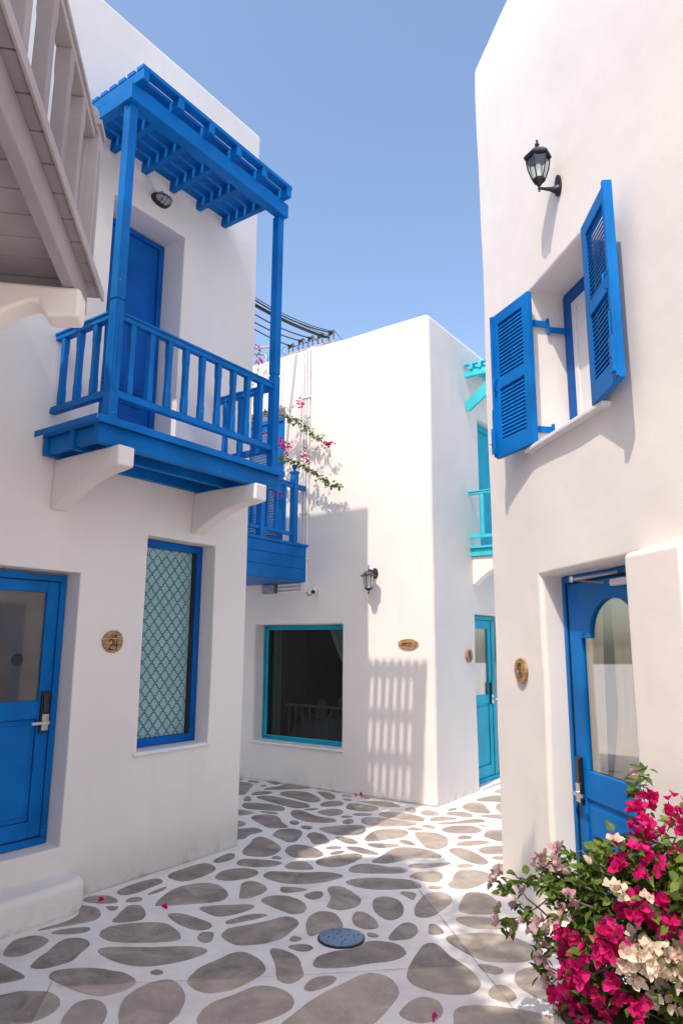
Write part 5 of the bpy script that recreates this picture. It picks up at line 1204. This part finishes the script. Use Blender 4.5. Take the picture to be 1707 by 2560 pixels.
BUSH = '''1.286 3.063 1.072 0.036 M
1.235 3.033 1.040 0.036 M
1.200 2.946 1.011 0.039 M
1.221 3.005 0.955 0.035 M
1.220 2.967 0.933 0.026 M
1.199 2.922 0.905 0.025 M
1.150 2.901 0.934 0.017 M
1.291 2.851 1.089 0.042 M
1.303 2.834 1.022 0.025 M
1.323 3.008 1.005 0.013 M
1.277 2.943 0.981 0.013 M
1.296 2.854 0.924 0.021 M
1.106 2.975 0.866 0.030 M
1.089 2.933 0.846 0.021 M
1.157 2.895 0.842 0.025 M
1.228 2.897 0.873 0.021 M
1.138 2.927 0.746 0.025 M
1.110 2.882 0.723 0.037 M
1.169 2.912 0.675 0.021 M
1.086 2.929 0.699 0.021 M
1.215 2.871 0.758 0.025 M
1.231 2.877 0.710 0.029 M
1.224 2.830 0.689 0.024 M
1.211 2.900 0.641 0.025 M
1.005 2.856 0.664 0.029 M
0.992 2.894 0.620 0.025 M
1.049 2.889 0.644 0.021 M
0.991 2.992 0.575 0.017 M
1.028 2.893 0.605 0.016 M
1.004 2.941 0.541 0.029 M
1.035 2.887 0.570 0.025 M
0.896 2.990 0.567 0.034 M
0.915 3.059 0.502 0.026 M
0.916 2.928 0.599 0.017 M
0.955 3.001 0.494 0.021 M
0.894 3.002 0.455 0.030 M
0.894 3.008 0.414 0.025 M
0.931 2.935 0.468 0.029 M
0.976 3.028 0.398 0.026 M
0.883 3.123 0.349 0.022 M
0.865 3.067 0.327 0.022 M
0.924 3.123 0.302 0.022 M
0.945 3.023 0.332 0.030 M
1.005 2.998 0.351 0.021 M
1.029 2.913 0.448 0.025 M
1.066 2.929 0.412 0.025 M
0.992 2.955 0.408 0.021 M
1.137 2.901 0.417 0.016 M
1.113 2.892 0.378 0.024 M
1.049 3.011 0.315 0.025 M
1.113 2.907 0.400 0.016 M
1.333 2.834 1.085 0.033 M
1.355 2.882 0.971 0.025 M
1.080 2.926 0.943 0.013 W
1.001 3.022 0.847 0.013 W
1.035 2.865 0.812 0.021 W
1.061 2.872 0.787 0.021 W
1.075 2.848 0.779 0.012 W
1.129 2.903 0.632 0.021 W
1.098 2.937 0.596 0.021 W
1.074 2.863 0.558 0.037 W
1.110 2.830 0.579 0.036 W
1.166 2.846 0.587 0.036 W
1.251 2.914 0.554 0.037 W
1.256 2.830 0.594 0.028 W
1.158 2.857 0.532 0.036 W
1.207 2.858 0.524 0.036 W
1.253 2.852 0.534 0.036 W
1.216 2.945 0.451 0.033 W
1.271 2.960 0.429 0.033 W
1.299 2.926 0.459 0.029 W
1.204 2.946 0.405 0.025 W
1.242 2.922 0.402 0.025 W
1.274 2.903 0.395 0.028 W
1.271 2.962 0.324 0.025 W
1.094 2.885 0.490 0.020 W
1.200 2.899 0.717 0.017 W
1.296 2.909 0.723 0.029 W
1.295 2.891 0.660 0.021 W
1.157 2.847 0.773 0.016 W
1.279 2.931 0.793 0.017 W
1.288 2.843 0.805 0.020 W
1.183 2.915 0.852 0.013 W
1.340 2.933 0.516 0.033 W
1.306 2.872 0.468 0.032 W
0.936 3.227 0.841 0.023 P
0.956 3.184 0.853 0.014 P
0.917 3.373 0.756 0.024 P
0.905 3.149 0.807 0.023 P
0.902 3.395 0.736 0.020 P
0.934 3.127 0.779 0.014 P
0.718 3.394 0.681 0.022 P
0.705 3.406 0.654 0.012 P
0.729 3.400 0.688 0.010 P
0.818 3.391 0.622 0.015 P
0.799 3.429 0.543 0.015 P
0.893 3.042 0.675 0.013 P
0.902 2.977 0.744 0.010 P
0.724 3.404 0.516 0.019 P
0.721 3.440 0.472 0.015 P
0.752 3.367 0.467 0.014 P
0.797 3.430 0.471 0.012 P
0.825 3.344 0.520 0.011 P
0.849 3.186 0.559 0.027 P
0.825 3.207 0.510 0.023 P
0.867 3.121 0.558 0.022 P
0.878 3.007 0.616 0.017 P
0.865 3.154 0.505 0.013 P
0.828 3.091 0.489 0.018 P
0.851 3.184 0.411 0.023 P
0.849 3.121 0.389 0.018 P
0.944 3.013 0.677 0.017 P
1.291 3.200 1.156 0.014 P
1.259 3.114 1.144 0.014 P
1.057 3.099 0.316 0.042 G
0.991 3.337 0.721 0.046 G
1.207 3.307 0.144 0.044 G
1.028 3.202 0.458 0.044 G
1.135 3.101 0.848 0.043 G
1.118 3.413 0.201 0.046 G
1.221 3.063 0.467 0.042 G
1.109 3.178 0.199 0.043 G
1.311 3.103 0.449 0.042 G
1.312 3.097 0.635 0.043 G
1.309 3.005 0.800 0.042 G
1.208 3.167 0.619 0.044 G
1.060 3.164 0.188 0.042 G
0.993 3.029 0.701 0.042 G
1.296 2.861 0.404 0.038 G
1.327 2.836 0.865 0.039 G
1.219 3.285 0.129 0.044 G
1.250 3.155 0.331 0.043 G
1.132 3.323 0.369 0.045 G
1.026 3.157 0.712 0.044 G
1.327 2.875 0.352 0.039 G
1.329 3.053 0.708 0.042 G
0.983 3.348 0.405 0.046 G
1.180 2.987 0.821 0.042 G
1.331 2.897 0.328 0.039 G
1.321 2.990 0.380 0.040 G
1.284 3.205 0.457 0.044 G
1.126 3.014 0.811 0.042 G
1.014 3.090 0.815 0.043 G
1.248 3.105 0.362 0.042 G
1.293 2.939 0.443 0.040 G
1.280 3.122 0.485 0.043 G
1.295 2.962 0.595 0.041 G
1.301 2.901 0.776 0.040 G
1.313 2.956 0.707 0.041 G
1.016 3.485 0.672 0.048 G
0.984 3.240 0.436 0.044 G
1.297 2.785 0.517 0.038 G
1.119 3.376 0.154 0.045 G
1.294 2.839 0.763 0.039 G
1.265 3.225 0.845 0.045 G
1.279 2.929 0.486 0.040 G
1.244 3.171 0.626 0.044 G
1.293 2.938 0.333 0.039 G
1.264 3.286 0.440 0.045 G
1.150 3.182 0.466 0.043 G
1.306 3.141 0.220 0.042 G
1.350 2.939 0.370 0.040 G
1.328 3.057 0.460 0.042 G
1.135 3.123 0.789 0.043 G
1.274 3.104 0.303 0.042 G
1.238 3.148 0.868 0.044 G
1.270 3.091 0.275 0.041 G
1.307 3.105 0.382 0.042 G
1.326 2.880 0.770 0.040 G
1.201 3.127 0.273 0.042 G
0.947 3.061 0.537 0.042 G
1.257 3.207 0.202 0.043 G
1.106 3.366 0.466 0.046 G
1.040 3.275 0.412 0.045 G
0.935 3.145 0.734 0.044 G
1.277 3.291 0.566 0.045 G
1.344 2.945 0.464 0.040 G
1.289 2.891 0.473 0.039 G
0.916 3.268 0.701 0.045 G
1.147 3.086 0.507 0.042 G
1.290 2.995 0.391 0.040 G
1.006 3.298 0.662 0.046 G
1.204 3.069 0.657 0.042 G
1.295 2.785 0.858 0.039 G
1.300 3.212 0.164 0.043 G
1.017 3.203 0.327 0.043 G
1.050 3.123 0.549 0.043 G
1.309 3.121 0.355 0.042 G
1.066 3.360 0.386 0.046 G
1.316 2.834 0.615 0.039 G
1.231 3.218 0.412 0.044 G
1.062 3.084 0.321 0.042 G
0.968 3.265 0.635 0.045 G
1.225 3.082 0.782 0.043 G
1.245 3.414 0.051 0.046 G
1.048 3.213 0.460 0.044 G
1.333 2.981 0.794 0.041 G
1.328 2.996 0.505 0.041 G
1.204 2.964 0.516 0.040 G
1.298 2.872 0.909 0.040 G
1.169 3.042 0.522 0.041 G
1.097 3.122 0.258 0.042 G
1.068 3.415 0.259 0.046 G
0.963 3.032 0.616 0.042 G
1.302 3.012 0.324 0.040 G
1.291 2.829 0.781 0.039 G
1.279 2.925 0.807 0.041 G
1.098 2.987 0.628 0.041 G
1.244 3.138 0.421 0.043 G
1.291 3.137 0.847 0.044 G
1.019 3.117 0.643 0.043 G
1.142 3.058 0.601 0.042 G
1.301 3.112 0.510 0.042 G
1.238 3.132 0.767 0.043 G
1.174 3.167 0.446 0.043 G
1.290 2.819 0.517 0.038 G
1.093 3.081 0.661 0.042 G
1.000 3.107 0.664 0.043 G
1.044 3.270 0.568 0.045 G
1.281 2.944 0.388 0.040 G
1.156 3.048 0.753 0.042 G
1.085 3.160 0.703 0.044 G
1.296 2.992 0.864 0.042 G
1.324 2.814 0.685 0.039 G
1.315 2.807 0.748 0.039 G
1.262 3.025 0.509 0.041 G
1.088 3.159 0.339 0.043 G
1.034 3.020 0.770 0.042 G
1.289 3.150 0.324 0.043 G
1.242 3.165 0.222 0.042 G
1.288 2.958 0.259 0.039 G
1.150 3.333 0.274 0.045 G
1.200 3.145 0.206 0.042 G
1.182 3.050 0.427 0.041 G
1.119 3.179 0.223 0.043 G
1.053 3.100 0.283 0.042 G
1.301 3.097 0.556 0.042 G
1.014 3.286 0.294 0.044 G
1.291 2.807 0.464 0.038 G
1.312 2.913 0.439 0.039 G
1.268 3.075 0.336 0.041 G
1.277 3.164 0.693 0.044 G
1.185 2.963 0.814 0.041 G
1.292 2.893 0.745 0.040 G
1.277 2.984 0.823 0.041 G
1.136 2.971 0.740 0.041 G
1.123 3.244 0.309 0.044 G
1.320 3.031 0.877 0.042 G
1.274 2.950 0.786 0.041 G
1.060 3.224 0.428 0.044 G
1.340 2.940 0.706 0.040 G
1.286 2.897 0.721 0.040 G
1.060 3.100 0.748 0.043 G
1.156 3.354 0.782 0.047 G
1.282 2.940 0.357 0.040 G
1.256 3.079 0.592 0.042 G
1.313 2.979 0.559 0.041 G
1.213 3.184 0.692 0.044 G
1.161 3.137 0.240 0.042 G
1.278 2.927 0.838 0.041 G
1.316 2.870 0.490 0.039 G
1.187 3.020 0.482 0.041 G
1.177 3.109 0.849 0.043 G
1.155 3.203 0.805 0.045 G
0.786 3.353 0.676 0.017 G
0.825 3.353 0.676 0.017 G
0.864 3.355 0.667 0.017 G
0.873 3.210 0.720 0.017 G
0.876 3.126 0.721 0.016 G
0.894 3.065 0.732 0.016 G
0.932 3.013 0.773 0.016 G
0.728 3.361 0.637 0.017 G
0.757 3.359 0.647 0.017 G
0.744 3.390 0.485 0.017 G
0.821 3.380 0.538 0.017 G
0.826 3.252 0.561 0.017 G
0.823 3.171 0.465 0.016 G
0.836 3.127 0.531 0.016 G
0.830 3.161 0.397 0.016 G
1.026 2.987 0.894 0.016 G
1.055 2.969 0.907 0.016 G
1.259 3.055 1.172 0.016 G
1.302 3.145 1.183 0.017 G
1.253 3.147 1.077 0.017 G
1.282 3.191 1.095 0.017 G
0.955 3.082 0.859 0.016 G
0.868 3.080 0.662 0.016 G
0.885 3.026 0.633 0.016 G'''
BR = '''1.003 2.995 0.755 0.944 3.080 0.761 0.896 3.224 0.725 0.858 3.405 0.669 0.799 3.407 0.659 0.740 3.404 0.678
0.995 2.984 0.695 0.928 3.067 0.699 0.885 3.163 0.676 0.853 3.258 0.602 0.859 3.433 0.524 0.800 3.439 0.495 0.741 3.439 0.494
0.853 3.258 0.602 0.849 3.422 0.582 0.829 3.417 0.611
1.048 2.989 0.821 1.003 3.100 0.871 0.969 3.142 0.843 0.957 3.251 0.830
0.991 2.980 0.650 0.929 3.050 0.665 0.884 3.113 0.602 0.851 3.194 0.556
0.987 2.989 0.522 0.890 3.095 0.488 0.851 3.178 0.455 0.844 3.211 0.392
1.219 2.968 0.908 1.223 3.009 0.963 1.269 3.083 1.029 1.326 3.156 1.066
1.301 2.961 0.894 1.367 3.014 0.962 1.421 3.115 1.041
1.236 3.035 0.990 1.258 3.141 1.052 1.337 3.321 1.107 1.367 3.312 1.156
1.057 2.955 0.506 0.988 3.005 0.446 0.924 3.083 0.374 0.890 3.153 0.312
1.222 3.134 0.596 1.109 3.181 0.663 1.040 3.244 0.676
1.280 3.245 0.143 1.179 3.185 0.332 1.097 3.185 0.453 1.025 3.228 0.511 0.924 3.365 0.460
1.325 3.244 0.145 1.260 3.148 0.429 1.188 3.148 0.674 1.177 3.210 0.825
1.371 3.246 0.144 1.332 3.133 0.516 1.330 3.146 0.759 1.314 3.195 0.874'''
pc = Vector((1.12, 3.10, 0))
pot = Thing('planter', 'round white planter half hidden under the bougainvillea at lower right', 'planter', FW, tuple(pc))
pot.part('bowl', MB().lathe([(0, 0), (.19, 0), (.21, .04), (.255, .21), (.26, .245), (.235, .25), (.222, .21), (0, .2)], 48, tuple(pc)), SILL, smooth=True)
pot.part('soil', MB().lathe([(0, .27), (.234, .26), (.234, .285), (0, .29)], 32, tuple(pc)), SOIL)
bush = Thing('bougainvillea_bush', 'bushy bougainvillea with magenta, cream and pink bracts in front of the arched blue door', 'bush', FW, (pc.x, pc.y, .21))
rows = [l.split() for l in BUSH.split('\n')]; rows = [(Vector(map(float, r_[:3])), float(r_[3]), r_[4]) for r_ in rows]
stems = MB(); B0 = Vector((pc.x, pc.y + .03, .2))
for l in BR.split('\n'):
    v = list(map(float, l.split())); P = [Vector(v[i:i + 3]) for i in range(0, len(v), 3)]
    stems.tube(P, [.0045 - .003 * i / (len(P) - 1) for i in range(len(P))], 6)
    stems.tube([B0 + Vector((random.uniform(-.05, .05), random.uniform(-.05, .05), 0)), (B0 + P[0]) / 2 + Vector((random.uniform(-.04, .04), .08, .05)), P[0]], [.007, .005, .0035], 6)
for p, r_, k in rows:
    if random.random() < .3:
        q = p + Vector((random.uniform(-.03, .03), random.uniform(0, .08), -random.uniform(.02, .1))); a = B0 + Vector((random.uniform(-.08, .08), random.uniform(0, .12), random.uniform(0, .35)))
        if (p - B0).length < .5: stems.tube([a, (a + q) / 2 + Vector((random.uniform(-.05, .05), random.uniform(-.05, .05), .04)), q, p], [.004, .003, .002, .0012], 5)
bush.part('stems', stems, BARK, smooth=True)
LF = mk(leaf_geo, 'leaf', LEAF, 1); LF = LF + mk(leaf_geo, 'leaf', LEAF, 1, L_=.038, W_=.03) + mk(leaf_geo, 'leaf', LEAF, 1, L_=.052, W_=.036)
FL = {'M': mk(bract_geo, 'flower', MAG, 5, s=.029), 'W': mk(bract_geo, 'flower', CRM, 5, s=.029), 'P': mk(bract_geo, 'flower', PNK, 5, s=.027)}
stuff = {k: bmesh.new() for k in 'MWPG'}
flw, lvs = [], []
for p, r_, k in rows:
    if k == 'G':
        for j in range(28 if r_ > .03 else 7): 
            o = Vector([random.gauss(0, .62) * r_ for _ in range(3)]); lvs.append((p + o, random.uniform(.75, 1.25)))
        continue
    n_ = max(2, int(13 * (r_ / .035) ** 2)) if r_ > .016 else 2
    for j in range(n_):
        o = Vector([random.gauss(0, .62) for _ in range(3)]) * r_; flw.append((p + o, k, random.uniform(.8, 1.15)))
    for j in range(3 if k != 'P' else 2): o = Vector([random.gauss(0, .9) for _ in range(3)]) * r_; lvs.append((p + o + Vector((0, .02, -.01)), random.uniform(.7, 1.1)))
C0 = Vector((0, 0, 1.7))
def within(p):                      # keep clear of the wall behind
    q = p.xy - FR.o.xy; lx = q.x * math.cos(YR) - q.y * math.sin(YR); return lx < -.13
flw = [f for f in flw if within(f[0])]; lvs = [f for f in lvs if within(f[0])]
flw.sort(key=lambda f: (f[0] - C0).length); lvs.sort(key=lambda f: (f[0] - C0).length)
def face_out(p, s, tilt=.9):
    d = (p - (B0 + Vector((0, 0, .25)))).normalized(); q = d.to_track_quat('Z', 'Y').to_matrix().to_4x4()
    return Matrix.Translation(p) @ q @ Matrix.Rotation(random.uniform(0, 6.28), 4, 'Z') @ Matrix.Rotation(random.uniform(-tilt, tilt), 4, 'X') @ Matrix.Scale(s, 4)
for i, (p, k, s_) in enumerate(flw):
    M_ = face_out(p, s_)
    if i < 300:
        o = bpy.data.objects.new('flower', random.choice(FL[k])); S.collection.objects.link(o); o.parent = bush.e; o.matrix_parent_inverse = Matrix.Identity(4); o.matrix_local = Matrix.Translation(-Vector((pc.x, pc.y, .21))) @ M_
    else: bract_geo(stuff[k], Matrix.Translation(-Vector((pc.x, pc.y, .21))) @ M_, .029)
for i, (p, s_) in enumerate(lvs):
    M_ = rnd_mat(p, .9, s_)
    if i < 300:
        o = bpy.data.objects.new('leaf', random.choice(LF)); S.collection.objects.link(o); o.parent = bush.e; o.matrix_local = Matrix.Translation(-Vector((pc.x, pc.y, .21))) @ M_
    else: leaf_geo(stuff['G'], Matrix.Translation(-Vector((pc.x, pc.y, .21))) @ M_)
for k, nm, mt in (('M', 'magenta_flowers', MAG), ('W', 'cream_flowers', CRM), ('P', 'pink_flowers', PNK), ('G', 'foliage', LEAF)):
    me = bpy.data.meshes.new(nm); stuff[k].to_mesh(me); stuff[k].free(); me.materials.append(mt)
    if not me.polygons: continue
    me.polygons.foreach_set('use_smooth', [True] * len(me.polygons))
    o = bpy.data.objects.new(nm, me); S.collection.objects.link(o); o.parent = bush.e; o['kind'] = 'stuff'

# trailing bougainvillea over the far balcony
random.seed(21)
vine = Thing('bougainvillea_vine', 'trailing bougainvillea with magenta flowers across the conduits of the middle house', 'vine', FM, (-2.5, -.5, 2.99))
V1 = [(-2.474, -.35, 4.828), (-2.314, -.324, 4.77), (-2.143, -.298, 4.728), (-2.06, -.271, 4.714), (-1.894, -.245, 4.645), (-1.784, -.219, 4.549), (-1.703, -.193, 4.475), (-1.616, -.166, 4.396), (-1.484, -.14, 4.326)]
V2 = [(-2.454, -.35, 4.315), (-2.288, -.331, 4.226), (-2.113, -.312, 4.153), (-1.942, -.293, 4.088), (-1.782, -.274, 4.036), (-1.643, -.255, 3.929), (-1.534, -.236, 3.87), (-1.445, -.217, 3.799), (-1.376, -.198, 3.736), (-1.283, -.179, 3.666), (-1.142, -.16, 3.651)]
V3 = [(-2.104, -.22, 4.736), (-2.01, -.21, 4.828), (-1.874, -.2, 4.877)]; V4 = [(-1.842, -.2, 4.078), (-1.78, -.18, 4.181), (-1.676, -.16, 4.207), (-1.548, -.14, 4.229), (-1.42, -.14, 4.23)]
V5 = [(-1.799, -.2, 4.557), (-1.72, -.2, 4.614), (-1.654, -.2, 4.656)]
V0 = [(-2.75, -.6, 2.99), (-2.8, -.55, 3.5), (-2.7, -.45, 4.1), (-2.6, -.4, 4.6), (-2.474, -.35, 4.828)]; V6 = [(-2.7, -.45, 4.1), (-2.454, -.35, 4.315)]
V7 = [(-2.6, -.4, 4.6), (-2.75, -.2, 5.2), (-2.68, -.1, 5.55), (-2.62, -.15, 5.85)]; V8 = [(-2.7, -.45, 4.1), (-2.4, -.55, 3.9), (-2.2, -.5, 3.75)]
sm = MB(); lm = bmesh.new(); sh_ = Vector((-2.5, -.5, 2.99))
for V_, dens, r_ in ((V1, 13, .006), (V2, 13, .006), (V3, 5, .003), (V4, 5, .003), (V5, 5, .003), (V0, 9, .012), (V6, 9, .007), (V7, 5, .006), (V8, 8, .005)):
    sm.tube(V_, [r_ * (1 - .7 * i / (len(V_) - 1)) for i in range(len(V_))], 6)
    for a, b in zip(V_, V_[1:]):
        a, b = Vector(a), Vector(b); n_ = max(2, int((b - a).length * dens * 14))
        for k in range(n_):
            p = a.lerp(b, random.random()) + Vector([random.gauss(0, .024 if dens > 6 else .014) for _ in range(3)]) - Vector((0, 0, .012)); leaf_geo(lm, rnd_mat(p - sh_, .9, random.uniform(.75, 1.3) * (1 if dens > 6 else .6)))
vine.part('stems', sm, BARK, smooth=True)
me = bpy.data.meshes.new('foliage'); lm.to_mesh(me); lm.free(); me.materials.append(LEAF); o = bpy.data.objects.new('foliage', me); S.collection.objects.link(o); o.parent = vine.e; o['kind'] = 'stuff'
fl = [(-2.096, -.25, 4.364), (-2.153, -.25, 4.401), (-2.011, -.25, 4.3), (-1.907, -.25, 4.272), (-2.106, -.25, 4.26), (-2.046, -.25, 4.339), (-1.69, -.25, 4.113), (-1.656, -.25, 4.07), (-2.0, -.25, 4.172), (-2.18, -.25, 3.707), (-2.102, -.25, 3.644), (-2.231, -.25, 3.785), (-2.143, -.25, 3.633), (-1.369, -.2, 4.242), (-1.413, -.2, 4.212), (-1.331, -.2, 4.22), (-1.834, -.22, 4.876), (-1.799, -.22, 4.847), (-2.427, -.3, 4.504), (-2.392, -.3, 4.526), (-2.618, -.3, 4.67), (-2.158, -.25, 4.812), (-2.597, -.2, 5.858), (-2.602, -.2, 5.601), (-2.534, -.2, 5.579), (-2.612, -.2, 5.651), (-2.5, -.4, 4.45), (-2.55, -.45, 4.2), (-2.13, -.26, 4.33), (-2.07, -.26, 4.30), (-2.18, -.26, 4.32)]
for p in fl:
    for k in range(6):
        q = Vector(p) + Vector([random.gauss(0, .026) for _ in range(3)])
        o = bpy.data.objects.new('flower', random.choice(FL['M'])); S.collection.objects.link(o); o.parent = vine.e; o.matrix_local = rnd_mat(q - sh_, 1.4, random.uniform(.7, 1.0))
t = Thing('flower_trough', 'blue trough on the far balcony holding the trailing bougainvillea', 'planter', FM, (-2.8, -.6, 2.985)); t.part('trough', MB().box(-3.1, -2.5, -.75, -.5, 2.986, 3.16), BLUED, bevel=.01)

# fallen flowers on the floor
random.seed(3)
for (x, y), lab in zip(((-1.607, 5.088), (-1.129, 4.938), (-.318, 9.117), (.203, 8.523), (.278, 8.547), (.433, 3.612)),
    ('fallen magenta flower on a stone near the left doorstep', 'fallen magenta flower on white paint in the left foreground', 'fallen magenta flower at the far wall under the turquoise window', 'left one of two fallen magenta flowers at the foot of the middle house', 'right one of two fallen magenta flowers at the foot of the middle house', 'fallen magenta flower on a stone at the bottom edge')):
    if lab.startswith('fallen magenta flower at the far'): x, y = -.33, 8.98
    if 'one of two' in lab: x, y = x - .03, y - .06
    t = Thing('fallen_flower', lab, 'flower', FW, (x, y, .012), 'fallen bougainvillea flowers')
    o = bpy.data.objects.new('bracts', random.choice(FL['M'])); S.collection.objects.link(o); o.parent = t.e; o.rotation_euler = (R(random.uniform(60, 120)), 0, random.uniform(0, 6)); o.location = (0, 0, .012)
